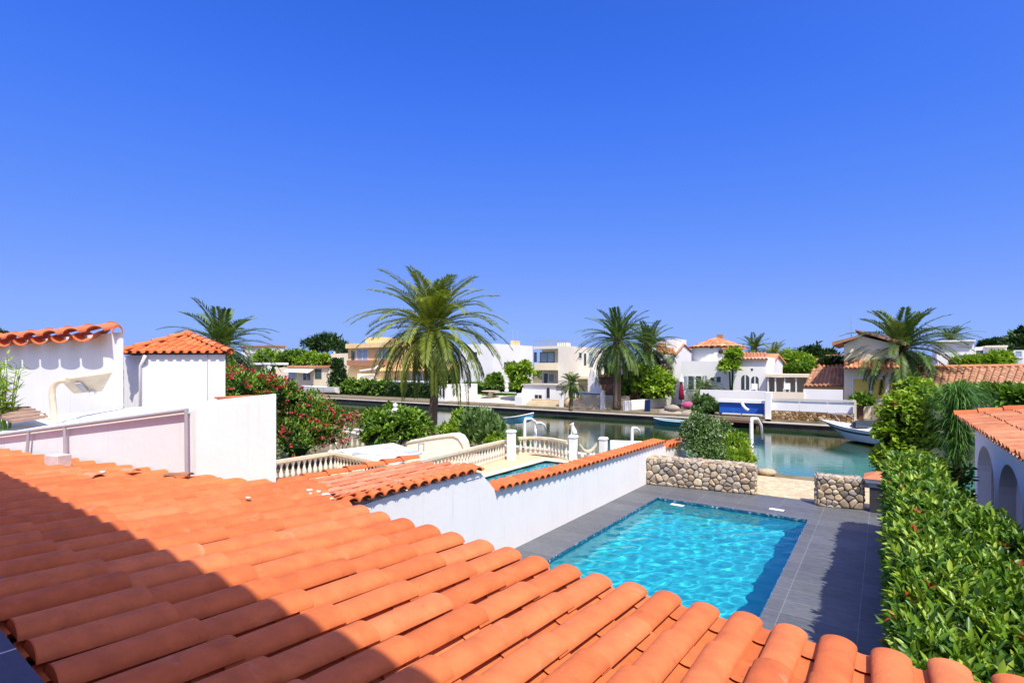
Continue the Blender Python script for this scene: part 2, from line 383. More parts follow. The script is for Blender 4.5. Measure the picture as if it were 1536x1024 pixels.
# ------------------------------------------------------------------ barrel tiles
def arc_tile(mb, p0, p1, side, up, w0, w1, h0, h1, tone, n=8, th=.016, inv=False, a0=0.0):
    """one barrel tile from p0 (upper end) to p1 (lower end); inv = channel tile"""
    sg = -1 if inv else 1; vs = []
    ks = (0, .5, 1)
    for q in ks:
        c = p0.lerp(p1, q); w = w0+(w1-w0)*q; h = h0+(h1-h0)*q
        for j in range(n+1):
            a = a0+(PI-2*a0)*j/n
            vs.append(c+side*(math.cos(a)*w)+up*(sg*math.sin(a)*h))
    c = p1; b = len(vs)
    for j in range(n+1):
        a = a0+(PI-2*a0)*j/n
        vs.append(c+side*(math.cos(a)*(w1-th))+up*(sg*math.sin(a)*(h1-th)))
    b2 = len(vs); c = p1.lerp(p0, .4)
    for j in range(n+1):
        a = a0+(PI-2*a0)*j/n
        vs.append(c+side*(math.cos(a)*(w1-th))+up*(sg*math.sin(a)*(h1-th)))
    fs = []
    for k in range(2):
        for j in range(n): fs.append((k*(n+1)+j, k*(n+1)+j+1, (k+1)*(n+1)+j+1, (k+1)*(n+1)+j))
    for j in range(n):
        fs.append((2*(n+1)+j, 2*(n+1)+j+1, b+j+1, b+j)); fs.append((b+j, b+j+1, b2+j+1, b2+j))
    mb.add(vs, fs, tone)
def tile_rows(cover, pan, rows, expo, jit=1.0, n=8, hr=.86, caps=True, gap=0.0, ph=1.0, pwf=None):
    """rows: (upper point, lower point, side, up, pitch). covers run down each row, channel tiles half a pitch beside it"""
    for (a, b, side, up, pitch) in rows:
        a = Vector(a); b = Vector(b); side = Vector(side); up = Vector(up)
        ln = (b-a).length; d = (b-a).normalized(); k = max(1, round(ln/expo)); ex = ln/k
        w = pitch*.37; h = w*hr; rt = random.uniform(-.1, .1)
        for i in range(k):
            s0 = i*ex-(.14*expo if i else 0); s1 = (i+1)*ex+random.uniform(-.03, .03)*jit*expo
            j = random.uniform(-.006, .006)*jit*pitch/.3; jz = random.uniform(0, .007)*jit*pitch/.3
            lift0 = -.006*pitch/.3+gap; lift1 = .014*pitch/.3+jz+gap
            tone = min(1, max(0, .5+rt+random.uniform(-.28, .28)))
            j2 = random.uniform(-.008, .008)*jit*pitch/.3
            arc_tile(cover, a+d*s0+side*j+up*(lift0+(.0 if i else .012)), a+d*s1+side*(j+j2)+up*lift1, side, up, w*.92, w*1.01, h*.94, h*1.0, tone, n)
        if caps:
            c_ = a+d*.004+up*(gap+.006); fan = [c_+side*(math.cos(PI*q/n)*w*.91)+up*(math.sin(PI*q/n)*h*.95) for q in range(n+1)]
            cover.add(fan, [tuple(range(n+1))], .45)
        if pan is not None:
            pw = pitch*(pwf or (.36 if gap == 0 else .30))
            for i in range(k):
                s0 = i*ex; s1 = (i+1)*ex+.06*expo
                tone = min(1, max(0, .42+rt+random.uniform(-.3, .3))); cc = side*(pitch*.5)+up*(pw*(.42 if gap == 0 else .02))
                arc_tile(pan, a+d*s0+cc-up*.004, a+d*s1+cc+up*(.014), side, up, pw*1.02, pw*.92, pw*.52*ph, pw*.46*ph, tone, max(4, n-3), inv=True)
# ------------------------------------------------------------------ our house: tiled roof below the terrace, terrace floor, upper storey behind the camera
RS, RH0, RY0 = .09, 1.5, .78
def roofz(Y): return CZ-(RH0+RS*(Y-RY0))
EAVE = [(-15.5, 2.5), (-13.3, 2.88), (-11.3, 3.49), (-9.35, 3.96), (-8.6, 4.85), (-8.45, 5.3), (-7.6, 5.1), (-6.9, 4.75), (-6.46, 4.52), (-5.8, 4.41), (-4.5, 4.27), (-2.4, 4.12), (-1.15, 4.02), (0, 4.06), (1.5, 4.3)]
def eaveY(X):
    for (x0, y0), (x1, y1) in zip(EAVE, EAVE[1:]):
        if x0 <= X <= x1: return y0+(y1-y0)*(X-x0)/(x1-x0)
    return EAVE[0][1] if X < EAVE[0][0] else EAVE[-1][1]
villa = empty('villa', 'villa with terracotta tile roof in the foreground beside a dark tiled terrace', 'house', (-2, 1.5, 0))
cov, pan = MB(), MB()
X = 1.47; rows = []
slope = Vector((0, 1, -RS)).normalized(); rup = Vector((0, RS, 1)).normalized(); sx = Vector((1, 0, 0))
while X > -15.3:
    sp = .285 if X > -1.2 else (.285+(-1.2-X)*.05 if X > -4.5 else .45)
    h = sp*.37*.54
    ye = eaveY(X)+random.uniform(-.02, .02); y0 = RY0+.012*(X+4)+random.uniform(-.02, .02)
    hook = .0
    rows.append(((X, y0, roofz(y0)-h), (X, ye, roofz(ye)-h), sx, rup, sp))
    X -= sp
tile_rows(cov, pan, rows, .66, 1.0, 12, .54, True, .014)
cov.build('cover_tiles', M['tile'], villa, smooth=True, auto=50)
pan.build('channel_tiles', M['tile'], villa, smooth=True, auto=50)
bed = MB()
pts = [(x, y-.10) for x, y in EAVE if x > -15.6]
top = [(x, y, roofz(y)-.20) for x, y in pts]; low = [(x, .70, roofz(.7)-.20) for x, y in pts]
for i in range(len(pts)-1):
    a, b, c, d = low[i], low[i+1], top[i+1], top[i]
    bed.hexa([(p[0], p[1], p[2]-.16) for p in (a, b, c, d)]+[a, b, c, d])
bed.build('roof_deck', M['pan_bed'], villa)
hw = MB()
hw.box(-8.5, -6.2, -.3, 3.9, 0, 2.3); hw.box(-6.2, 2.6, -.3, 3.72, 0, 2.42)
hw.box(-9.2, 5, -3.2, -.26, 0, 7.75); hw.box(-9.3, 5.1, -3.3, -.12, 7.75, 7.87)
hw.build('house_wall', mat_plain('warm_bounce_render', (.86, .52, .34), .85, .1, .05, 1.2, .2, 50), villa)  # unseen wall, salmon colour chosen to bounce warm light onto the shaded roof
tf = MB(); tf.box(-9, 3.4, -.26, .735, 2.6, roofz(.7)-.03); tf.build('terrace_floor', M['terrace_tile'], villa)
et = MB(); p = onz(4, 868, roofz(.9)-.02); et.obox((p.x-.16, p.y-.03, p.z-.16), .34, .03, .17, .1); et.build('glazed_edge_tile', M['blue_glaze'], villa, bevel=.006)
for (px, py, s) in [(488, 742, .06), (478, 737, .04), (497, 747, .035), (464, 735, .05), (152, 708, .06), (465, 740, .03), (98, 726, .03), (262, 700, .035), (372, 746, .03), (610, 735, .02)]:
    mo = MB(); q = onz(px, py, roofz(4.4 if px > 450 else 3.0)+.0); mo.blob((q.x, q.y, q.z), (s*1.3, s, s*.45), 7, .5, .3); mo.build('mortar_crumb', M['mortar'], villa, smooth=True)
# loose half tiles near the wall
for (px, py, an, L_) in [(140, 713, .12, .34), (195, 706, .3, .3)]:
    lt = MB(); q = onz(px, py, roofz(3)+.02); d = Vector((math.cos(an), math.sin(an), 0)); sd = Vector((-d.y, d.x, 0))
    arc_tile(lt, q-d*L_/2, q+d*L_/2, sd, Vector((0, 0, 1)), .07, .085, .04, .05, .8, 8)
    lt.build('loose_tile', M['tile_dusty'], villa, smooth=True, auto=50)

# ------------------------------------------------------------------ pool deck, pool
PX0, PX1, PY0, PY1 = -6.42, -1.82, 7.3, 17.7
WL = -.07
dk = MB()
def sheet(mb, x0, x1, y0, y1, z, t=.12): mb.box(x0, x1, y0, y1, z-t, z)
sheet(dk, -7.5, 2.1, 3.4, PY0, 0); sheet(dk, -7.5, PX0, PY0, PY1, 0); sheet(dk, PX1, 2.1, PY0, PY1, 0); sheet(dk, -7.5, 2.1, PY1, 20.25, 0)
dko = dk.build('pool_deck', M['slate']); tag(dko, 'dark slate tiled deck around the large blue pool', None, None, 'structure')
def pool_mat(name, base):
    m, nt, out = new_mat(name); v = coords(nt)
    n = noisetex(nt, v, 1.2, 4)
    c = ramp(nt, n, [(.3, [k*.93 for k in base]), (.7, [min(1, k*1.06) for k in base])])
    principled(nt, out, c, .6, .2); return m
M['pool_shell'] = pool_mat('pool_liner', POOL_COL)
def water_mat(name, col, bump_amt, scale, rough=.0):
    m, nt, out = new_mat(name); v = coords(nt)
    n = noisetex(nt, v, scale, 3, .5, .4)
    bp = nd(nt, 'ShaderNodeBump', Strength=bump_amt, Distance=.02); nt.links.new(n, bp.inputs['Height'])
    g = nd(nt, 'ShaderNodeBsdfGlass', IOR=1.33, Roughness=rough); g.inputs['Color'].default_value = c4(col)
    nt.links.new(g.outputs[0], out.inputs[0]); return m
pool = empty('swimming_pool', 'large rectangular blue swimming pool set in the slate deck', 'swimming pool', ((PX0+PX1)/2, (PY0+PY1)/2, 0))
sh = MB(); D = -1.35
sh.quad((PX0, PY0, D), (PX1, PY0, D), (PX1, PY1, D), (PX0, PY1, D))
sh.quad((PX0, PY0, D), (PX0, PY1, D), (PX0, PY1, -.15), (PX0, PY0, -.15)); sh.quad((PX1, PY1, D), (PX1, PY0, D), (PX1, PY0, -.15), (PX1, PY1, -.15))
sh.quad((PX0, PY1, D), (PX1, PY1, D), (PX1, PY1, -.15), (PX0, PY1, -.15)); sh.quad((PX1, PY0, D), (PX0, PY0, D), (PX0, PY0, -.15), (PX1, PY0, -.15))
shell = sh.build('basin', M['pool_shell'], pool)
mz = MB()
for (x0, x1, y0, y1) in ((PX0, PX0+.012, PY0, PY1), (PX1-.012, PX1, PY0, PY1), (PX0+.012, PX1-.012, PY1-.012, PY1), (PX0+.012, PX1-.012, PY0, PY0+.012)): mz.box(x0, x1, y0, y1, -.16, -.004)
def mosaic_mat():
    m, nt, out = new_mat('waterline_mosaic'); v = coords(nt)
    vo = nd(nt, 'ShaderNodeTexVoronoi', Scale=16.0); vo.inputs['Randomness'].default_value = .35; nt.links.new(v, vo.inputs['Vector'])
    wn = nd(nt, 'ShaderNodeTexWhiteNoise'); nt.links.new(vo.outputs['Position'], wn.inputs['Vector'])
    c = ramp(nt, wn.outputs['Value'], [(0, (.01, .05, .12)), (.45, (.02, .10, .2)), (.86, (.04, .18, .28)), (.97, (.35, .42, .44))])
    principled(nt, out, c, .25, .5); return m
mz.build('waterline_mosaic', mosaic_mat(), pool)
# rippled water sheet
def water_grid(x0, x1, y0, y1, z, step, amp, sc):
    nx, ny = int((x1-x0)/step)+1, int((y1-y0)/step)+1
    xs = np.linspace(x0, x1, nx); ys = np.linspace(y0, y1, ny); Xg, Yg = np.meshgrid(xs, ys)
    Zg = np.zeros_like(Xg)
    r = np.random.default_rng(5)
    for k in range(26):
        wl = sc*(.35+1.6*r.random()); an = r.random()*2*PI; ph = r.random()*2*PI
        wx, wy = math.cos(an)*2*PI/wl, math.sin(an)*2*PI/wl
        Zg += amp*wl*np.sin(Xg*wx+Yg*wy+ph+.7*np.sin(Xg*wy*.37-Yg*wx*.41+ph))
    V = np.stack([Xg, Yg, z+Zg], 2).reshape(-1, 3)
    idx = np.arange(nx*ny).reshape(ny, nx)
    f = np.stack([idx[:-1, :-1], idx[:-1, 1:], idx[1:, 1:], idx[1:, :-1]], 2).reshape(-1)
    return V, f
V, f = water_grid(PX0+.012, PX1-.012, PY0+.012, PY1-.012, WL, .026, POOL_AMP, .37)
wat = np_mesh('water', V, f, 4, np.full(len(f)//4, .5), water_mat('pool_water', (.80, .97, 1.0), .0, 3), pool, smooth=True)
try:
    wat.cycles.is_caustics_caster = True; shell.cycles.is_caustics_receiver = True; sl.cycles.is_caustics_light = True
except Exception as e: print('caustics', e)
for (px, py) in ((1016, 757), (1165, 764)):
    q = onz(px, py, .004); s = MB(); s.obox((q.x, q.y, .004), .42, .2, .008, -.05)
    tag(s.build('skimmer_lid', M['white_paint'], bevel=.003), 'small white skimmer lid on the slate, near the %s of the pool far edge' % ('left end' if px < 1100 else 'middle'), 'lid', 'skimmer lids on the pool deck')
# ------------------------------------------------------------------ white boundary wall with tile coping
BW = -7.5
prof = [(505, 775), (560, 752), (640, 727), (712, 709), (721, 709), (733, 723), (743, 735), (840, 710), (930, 683), (985, 666), (993, 664), (1000, 671), (1029, 664)]
bp_ = [onX(px, py, BW) for px, py in prof]
wall = empty('garden_wall', 'long white garden wall beside the pool with a terracotta scalloped coping', 'wall', (BW-.14, 12, 0))
wm = MB()
poly = [(BW, bp_[0].y, -.02)]+[(BW, p.y, p.z) for p in bp_]+[(BW, bp_[-1].y, -.02)]
poly = [(BW, 3.6, -.02), (BW, 3.6, 1.75)]+poly[1:]
wm.prism(poly[::-1], (-.28, 0, 0)); wm.build('wall_body', M['stucco'], wall)
cp, pn = MB(), MB()
def cop_row(Y, zc, pitch, dz=0):
    a = Vector((BW-.40, Y, zc+.05+dz)); b = Vector((BW+.12, Y, zc-.02+dz)); d = (b-a).normalized(); up = Vector((-d.z, 0, d.x)); sd = Vector((0, 1, 0))
    up = Vector((.13, 0, 1)).normalized()
    w = pitch*.44
    arc_tile(cp, a, b, sd, up, w*.8, w*1.05, w*.72, w*.95, random.random()*.5+.15, 10, .02)
    arc_tile(pn, a+sd*pitch*.5+up*.05, b+sd*pitch*.5+up*.05-d*.03, sd, up, w*.8, w*.8, w*.4, w*.4, random.random()*.4+.1, 6, .02, inv=True)
def topz(Y):
    for p, q in zip(bp_, bp_[1:]):
        if p.y <= Y <= q.y: return p.z+(q.z-p.z)*(Y-p.y)/(q.y-p.y)
    return bp_[-1].z
ya, yb = bp_[6].y+.1, bp_[10].y; k = round((yb-ya)/.30); 
for i in range(k+1): cop_row(ya+(yb-ya)*i/k, topz(ya+(yb-ya)*i/k)+.02, (yb-ya)/k)
ya, yb = bp_[11].y+.05, bp_[12].y; k = 6
for i in range(k+1): cop_row(ya+(yb-ya)*i/k, topz(ya+(yb-ya)*i/k)+.02, (yb-ya)/k)
cp.build('coping_cover_tiles', M['tile'], wall, smooth=True, auto=50); pn.build('coping_channel_tiles', M['tile'], wall, smooth=True, auto=50)
# ------------------------------------------------------------------ lean-to roof behind the wall
shed = empty('lean_to', 'low pinkish tiled lean-to roof behind the white garden wall', 'outbuilding', (-8.3, 7.2, 0))
cv, pc = MB(), MB(); sd = Vector((1, 0, 0)); up = Vector((0, .02, 1)).normalized(); rws = []
for i in range(5):
    X_ = -8.66+i*.235; pit = .235; hh = pit*.37*.54; yl = 8.75+.1*i if i > 1 else 8.5+.12*i
    rws.append((Vector((X_, 4.7, 2.44-.02*i-hh)), Vector((X_, yl, 2.36-.02*i-hh)), sd, up, pit))
tile_rows(cv, pc, rws, .55, .8, 9, .54, True, .01)
cv.build('cover_tiles', M['tile_dusty'], shed, smooth=True, auto=50); pc.build('channel_tiles', M['tile_dusty'], shed, smooth=True, auto=50)
ec, ep = MB(), MB(); y0, y1 = 4.95, 9.2; k = 15; up = Vector((.16, 0, 1)).normalized(); sd = Vector((0, 1, 0)); pit = (y1-y0)/k
for i in range(k):
    Y = y0+pit*(i+.5); e = Vector((BW+.11, Y, 2.185)); a_ = Vector((BW-.36, Y, 2.262)); w = pit*.44
    arc_tile(ec, a_, e, sd, up, w*.82, w*1.05, w*.62, w*.82, random.random()*.5+.2, 10, .02)
    arc_tile(ep, a_+sd*pit*.5+up*.035, e+sd*pit*.5+up*.035-Vector((.02, 0, 0)), sd, up, w*.8, w*.8, w*.4, w*.4, random.random()*.4+.1, 6, .02, inv=True)
ec.build('eave_tiles', M['tile'], shed, smooth=True, auto=50); ep.build('eave_channel_tiles', M['tile'], shed, smooth=True, auto=50)
rg = MB(); Y = 5.2
while Y < 8.5:
    arc_tile(rg, Vector((-8.87, Y+.52, 2.41)), Vector((-8.87, Y-.03, 2.435)), Vector((1, 0, 0)), Vector((0, 0, 1)), .105, .125, .07, .09, random.random(), 10, .018); Y += .48
rg.build('ridge_tiles', M['tile'], shed, smooth=True, auto=50)
bd = MB(); bd.prism([(BW+.02, 4.9, 2.12), (-8.9, 4.9, 2.28), (-8.9, 4.9, 0), (BW-.29, 4.9, 0), (BW-.29, 4.9, 2.1)], (0, 3.75, 0)); 
bd.prism([(BW+.02, 8.66, 2.12), (BW+.02, 9.2, 2.12), (-8.15, 9.2, 2.19), (-8.8, 8.66, 2.27)], (0, 0, -.1)); bd.build('shed_wall', M['stucco'], shed)
# ------------------------------------------------------------------ leaf materials
G_MID = [(0, (.03, .08, .012)), (.45, (.115, .23, .025)), (.8, (.22, .37, .04)), (1, (.32, .45, .06))]
G_DARK = [(0, (.010, .030, .010)), (.5, (.025, .065, .016)), (1, (.06, .13, .025))]
G_LIME = [(0, (.07, .16, .012)), (.5, (.23, .39, .03)), (1, (.44, .56, .07))]
G_GREY = [(0, (.035, .085, .025)), (.5, (.11, .21, .055)), (1, (.25, .36, .12))]
M['leaf_mid'] = mat_leaf('leaf_green', G_MID); M['leaf_dark'] = mat_leaf('leaf_dark_green', G_DARK, .2); M['leaf_lime'] = mat_leaf('leaf_lime_green', G_LIME, .35)
M['leaf_grey'] = mat_leaf('leaf_grey_green', G_GREY, .25)
M['leaf_hedge'] = mat_leaf('hedge_leaf', [(0, (.015, .05, .008)), (.3, (.055, .15, .014)), (.6, (.16, .30, .025)), (.88, (.36, .49, .055)), (.93, (.40, .30, .06)), (.97, (.42, .09, .035)), (1, (.5, .05, .03))], .28, .38, .38)
M['palm_olive'] = mat_leaf('palm_frond_olive', [(0, (.08, .125, .014)), (.4, (.175, .235, .028)), (.75, (.28, .32, .05)), (1, (.40, .39, .09))], .3)
M['palm_dark'] = mat_leaf('palm_frond_green', [(0, (.03, .075, .018)), (.5, (.09, .16, .032)), (1, (.22, .28, .07))], .22, .4)
M['grass_strand'] = mat_leaf('grassy_strands', [(0, (.03, .11, .02)), (.5, (.09, .24, .04)), (1, (.24, .42, .09))], .25)
M['bark'] = mat_plain('palm_bark', (.17, .125, .085), .9, .1, .3, 7, .8, 30)
M['bark_dark'] = mat_plain('tree_bark', (.10, .07, .05), .9, .1, .3, 6, .8, 30)
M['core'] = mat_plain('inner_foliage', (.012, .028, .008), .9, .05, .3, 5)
M['flower_red'] = mat_leaf('red_petals', [(0, (.45, .02, .03)), (.5, (.58, .05, .07)), (1, (.68, .13, .15))], .3)
M['flower_pink'] = mat_leaf('pink_petals', [(0, (.62, .10, .16)), (.5, (.72, .25, .30)), (1, (.80, .45, .48))], .3)
M['flower_white'] = mat_leaf('white_petals', [(0, (.55, .58, .52)), (1, (.80, .80, .76))], .3)
# ------------------------------------------------------------------ ground, canal
gm = MB()
for (gx0, gx1, gy0, gy1) in ((-400, 300, -60, 7.0), (-400, -13.4, 7.0, 25), (-13.4, -8.4, 7.0, 11.3), (-13.4, -8.4, 21.6, 25), (-8.4, -6.6, 7.0, 25), (-6.6, -1.6, 18.0, 25), (-1.6, 300, 7.0, 25)): gm.box(gx0, gx1, gy0, gy1, -2.4, -.05)
gm.box(-3000, 3000, 51.2, 6000, -2.4, -.06); gm.box(-400, 300, 25, 51.2, -3.6, -2.4)
go = gm.build('ground', mat_plain('dry_garden_soil', (.20, .165, .11), .95, .05, .25, .7, .2, 12, stain=(.07, .11, .035), stain_amt=.8), origin=(0, 0, -2.4)); tag(go, kind='structure')
def canal_mat():
    m, nt, out = new_mat('canal_water'); v = coords(nt)
    sep = nt.nodes.new('ShaderNodeSeparateXYZ'); nt.links.new(v, sep.inputs[0])
    # shallow pale sand near the ramp, deep green elsewhere
    mp = nd(nt, 'ShaderNodeMapping'); mp.inputs['Location'].default_value = (3.2/16, -31/9, 0); mp.inputs['Scale'].default_value = (1/16, 1/9, 0)
    nt.links.new(v, mp.inputs[0])
    ln = nd(nt, 'ShaderNodeVectorMath', operation='LENGTH'); nt.links.new(mp.outputs[0], ln.inputs[0])
    n = noisetex(nt, v, .35, 3)
    ad = nd(nt, 'ShaderNodeMath', operation='ADD'); nt.links.new(ln.outputs['Value'], ad.inputs[0]); 
    sc = nd(nt, 'ShaderNodeMath', operation='MULTIPLY_ADD'); nt.links.new(n, sc.inputs[0]); sc.inputs[1].default_value = .7; sc.inputs[2].default_value = -.35
    nt.links.new(sc.outputs[0], ad.inputs[1])
    c = ramp(nt, ad.outputs[0], [(.3, (.04, .19, .17)), (.75, (.03, .12, .085)), (1.0, (.018, .042, .012))])
    w1 = noisetex(nt, coords(nt, (1, 2.2, 1)), 1.5, 3, .5, .3)
    b = principled(nt, out, c, .06, .5, w1, .10, .06); b.inputs['IOR'].default_value = 1.33
    return m
cw = MB(); cw.quad((-400, 24.9, -.8), (300, 24.9, -.8), (300, 51.3, -.8), (-400, 51.3, -.8))
cwo = cw.build('canal_water', canal_mat()); tag(cwo, kind='structure')
# paving of the canal ramp between the two stone walls
def paving_mat(name, base, joint, scale):
    m, nt, out = new_mat(name); v = coords(nt)
    vo = nd(nt, 'ShaderNodeTexVoronoi', Scale=scale, feature='DISTANCE_TO_EDGE'); nt.links.new(v, vo.inputs['Vector'])
    v2 = nd(nt, 'ShaderNodeTexVoronoi', Scale=scale); nt.links.new(v, v2.inputs['Vector'])
    wn = nd(nt, 'ShaderNodeTexWhiteNoise'); nt.links.new(v2.outputs['Position'], wn.inputs['Vector'])
    c = ramp(nt, wn.outputs['Value'], [(0, [k*.8 for k in base]), (.5, base), (1, [min(1, k*1.18) for k in base])])
    f = ramp(nt, vo.outputs['Distance'], [(.02, (1, 1, 1)), (.05, (0, 0, 0))]); c = mixc(nt, f, c, joint)
    principled(nt, out, c, .8, .2, vo.outputs['Distance'], .2, .02); return m
rm = MB(); rm.box(-7.2, 2.2, 20.25, 24.0, -.4, -.03); rm.hexa([(-7.2, 24, -1.4), (2.2, 24, -1.4), (2.2, 26.2, -1.4), (-7.2, 26.2, -1.4), (-7.2, 24, -.03), (2.2, 24, -.03), (2.2, 26.2, -.9), (-7.2, 26.2, -.9)])
rmo = rm.build('canal_ramp', paving_mat('sandy_stone_paving', (.56, .45, .29), (.40, .31, .2), 5.0)); tag(rmo, kind='structure')
# near quay edge, neighbour's terrace
nq = MB(); nq.box(-400, -7.2, 24.4, 25.0, -1.6, -.02); nq.box(2.2, 200, 24.4, 25.0, -1.6, -.02)
tag(nq.build('near_quay', M['grey_render'], origin=(-50, 24.7, -.8)), kind='structure')
def travertine():
    m, nt, out = new_mat('travertine_paving'); v = coords(nt, (1, 2.6, 1))
    n = noisetex(nt, v, 1.6, 6, .65, 1.2); c = ramp(nt, n, [(.3, (.52, .39, .23)), (.55, (.62, .49, .31)), (.75, (.70, .58, .40))])
    principled(nt, out, c, .75, .2); return m
M['travertine'] = travertine(); M['stone_cream'] = mat_plain('cast_stone', (.64, .55, .40), .8, .15, .12, 4, .3, 40, stain=(.42, .31, .17), stain_amt=.5)
nt_ = MB(); NPX0, NPX1, NPY0, NPY1 = -13.35, -8.6, 11.5, 21.5
sheet(nt_, -19, NPX0, 9.3, 22.4, .02); sheet(nt_, NPX1, BW-.28, 9.3, 22.4, .02); sheet(nt_, NPX0, NPX1, 9.3, NPY0, .02); sheet(nt_, NPX0, NPX1, NPY1, 22.4, .02)
nto = nt_.build('neighbour_terrace', M['travertine']); tag(nto, kind='structure')
np_ = empty('swimming_pool', 'narrow turquoise pool with pale stone edge on the travertine terrace beyond the white wall', 'swimming pool', (-11, 16, 0))
s = MB(); s.quad((NPX0, NPY0, -.75), (NPX1, NPY0, -.75), (NPX1, NPY1, -.75), (NPX0, NPY1, -.75)); s.quad((NPX0, NPY0, -.75), (NPX0, NPY1, -.75), (NPX0, NPY1, 0), (NPX0, NPY0, 0)); s.quad((NPX0, NPY1, -.75), (NPX1, NPY1, -.75), (NPX1, NPY1, 0), (NPX0, NPY1, 0)); s.quad((NPX1, NPY1, -.75), (NPX1, NPY0, -.75), (NPX1, NPY0, 0), (NPX1, NPY1, 0))
sh2 = s.build('basin', M['pool_shell'], np_); 
V, f = water_grid(NPX0+.005, NPX1-.005, NPY0, NPY1-.005, -.05, .08, POOL_AMP, .7)
w2 = np_mesh('water', V, f, 4, np.full(len(f)//4, .5), bpy.data.materials['pool_water'], np_, smooth=True)
w2.cycles.is_caustics_caster = True; sh2.cycles.is_caustics_receiver = True
s = MB(); s.box(NPX0-.35, NPX0, NPY0-.3, NPY1+.3, .022, .05); s.box(NPX0, NPX1+.3, NPY1, NPY1+.3, .022, .05); s.build('coping_stone', mat_plain('pale_coping', (.76, .70, .58), .7, .2, .06, 3), np_, bevel=.01)
# ------------------------------------------------------------------ rubble walls of rounded stones
def voronoi_cells(w, h, pts):
    cells = []
    for i, p in enumerate(pts):
        poly = [(0, 0), (w, 0), (w, h), (0, h)]
        for j, q in enumerate(pts):
            if i == j or abs(p[0]-q[0])+abs(p[1]-q[1]) > 1.3: continue
            mx, my = (p[0]+q[0])/2, (p[1]+q[1])/2; nx, ny = q[0]-p[0], q[1]-p[1]
            out = []
            for a, b in zip(poly, poly[1:]+poly[:1]):
                da = (a[0]-mx)*nx+(a[1]-my)*ny; db = (b[0]-mx)*nx+(b[1]-my)*ny
                if da <= 0: out.append(a)
                if da*db < 0:
                    t = da/(da-db); out.append((a[0]+(b[0]-a[0])*t, a[1]+(b[1]-a[1])*t))
            poly = out
            if not poly: break
        if len(poly) >= 3: cells.append(poly)
    return cells
def chaikin(poly, k=2):
    for _ in range(k):
        o = []
        for a, b in zip(poly, poly[1:]+poly[:1]):
            o += [(a[0]*.8+b[0]*.2, a[1]*.8+b[1]*.2), (a[0]*.2+b[0]*.8, a[1]*.2+b[1]*.8)]
        poly = o
    return poly
def stone_face(mb, O, U, Vv, Nn, w, h, size, depth=.07, seed=1):
    """rounded stones packed over a w x h face with origin O, axes U, V and normal N"""
    rn = random.Random(seed); pts = []; tries = 0
    while tries < 4000:
        p = (rn.uniform(-.02, w+.02), rn.uniform(-.02, h+.02)); tries += 1; sz = size*rn.choice([.5, .7, .9, 1.1, 1.25, 1.6])
        if all((p[0]-q[0])**2/1.35+(p[1]-q[1])**2*1.25 > ((sz+q[2])/2)**2 for q in pts): pts.append((p[0], p[1], sz))
    O, U, Vv, Nn = Vector(O), Vector(U), Vector(Vv), Vector(Nn)
    for cell in voronoi_cells(w, h, [(p[0], p[1]) for p in pts]):
        cx = sum(p[0] for p in cell)/len(cell); cy = sum(p[1] for p in cell)/len(cell)
        r = chaikin(cell, 1); n = len(r); g = .012/max(.05, size); dd = depth*rn.uniform(.6, 1.25); tx, ty = rn.uniform(-.12, .12), rn.uniform(-.12, .12)
        rings = []
        for (sc, d) in ((.95, -.02), (.94, .35), (.86, .75), (.62, .96), (.28, 1.0)):
            rings.append([O+U*(cx+(p[0]-cx)*sc)+Vv*(cy+(p[1]-cy)*sc)+Nn*(dd*d+((p[0]-cx)*tx+(p[1]-cy)*ty)*(1 if d > .5 else 0)) for p in r])
        vs = [p for R in rings for p in R]
        fs = [(k*n+i, k*n+(i+1) % n, (k+1)*n+(i+1) % n, (k+1)*n+i) for k in range(4) for i in range(n)]+[tuple(4*n+i for i in range(n))]
        mb.add(vs, fs, rn.random())
M['rubble'] = mat_tone('rubble_stone', [(0, (.19, .165, .14)), (.25, (.38, .30, .21)), (.5, (.54, .41, .26)), (.75, (.33, .30, .27)), (1, (.62, .51, .36))], .85, .2, 9, .28, .4, 60)
M['rubble_mortar'] = mat_plain('rubble_joint', (.10, .085, .065), .95, .05, .25, 10)
def stone_wall(name, label, a, b, h, th, size, seed):
    a = Vector((a[0], a[1], 0)); b = Vector((b[0], b[1], 0)); d = (b-a).normalized(); n = Vector((d.y, -d.x, 0)); L_ = (b-a).length; up = Vector((0, 0, 1))
    t = empty(name, label, 'wall', (a+b)/2)
    m_ = MB(); m_.wallseg(a-n*.02, b-n*.02, th-.04, -.03, h-.03); m_.build('mortar_core', M['rubble_mortar'], t)
    s_ = MB()
    stone_face(s_, a-n*.02, d, up, n, L_, h-.03, size, .07, seed)
    stone_face(s_, b-n*.02, -n, up, d, th-.04, h-.03, size, .06, seed+1)
    stone_face(s_, a-n*(th-.02), n, up, -d, th-.04, h-.03, size, .06, seed+2)
    stone_face(s_, a+up*(h-.03)-n*.02, d, -n, up, L_, th-.04, size*.8, .05, seed+3)
    stone_face(s_, b-n*(th-.02), -d, up, -n, L_, h-.03, size, .06, seed+4)
    s_.build('stones', M['rubble'], t, smooth=True, auto=60)
a, b = onz(979, 727, 0), onz(1132, 742, 0); stone_wall('stone_wall', 'long low rubble stone wall between the white wall and the canal ramp', (BW+.02, a.y), (b.x, b.y), 1.02, .75, .235, 3)
a, b = onz(1226, 758, 0), onz(1295, 765, 0); stone_wall('stone_wall', 'short rubble stone wall block right of the ramp beside the barbecue', a, b, .98, .55, .24, 9)
# flat stone lying past the end of the long wall
q = onz(1150, 712, -.03); m_ = MB(); m_.blob((q.x, q.y, .1), (.42, .3, .15), 9, .55, .08); tag(m_.build('boulder', M['rubble'], smooth=True), 'flat pale boulder at the right end of the long stone wall', 'boulder')
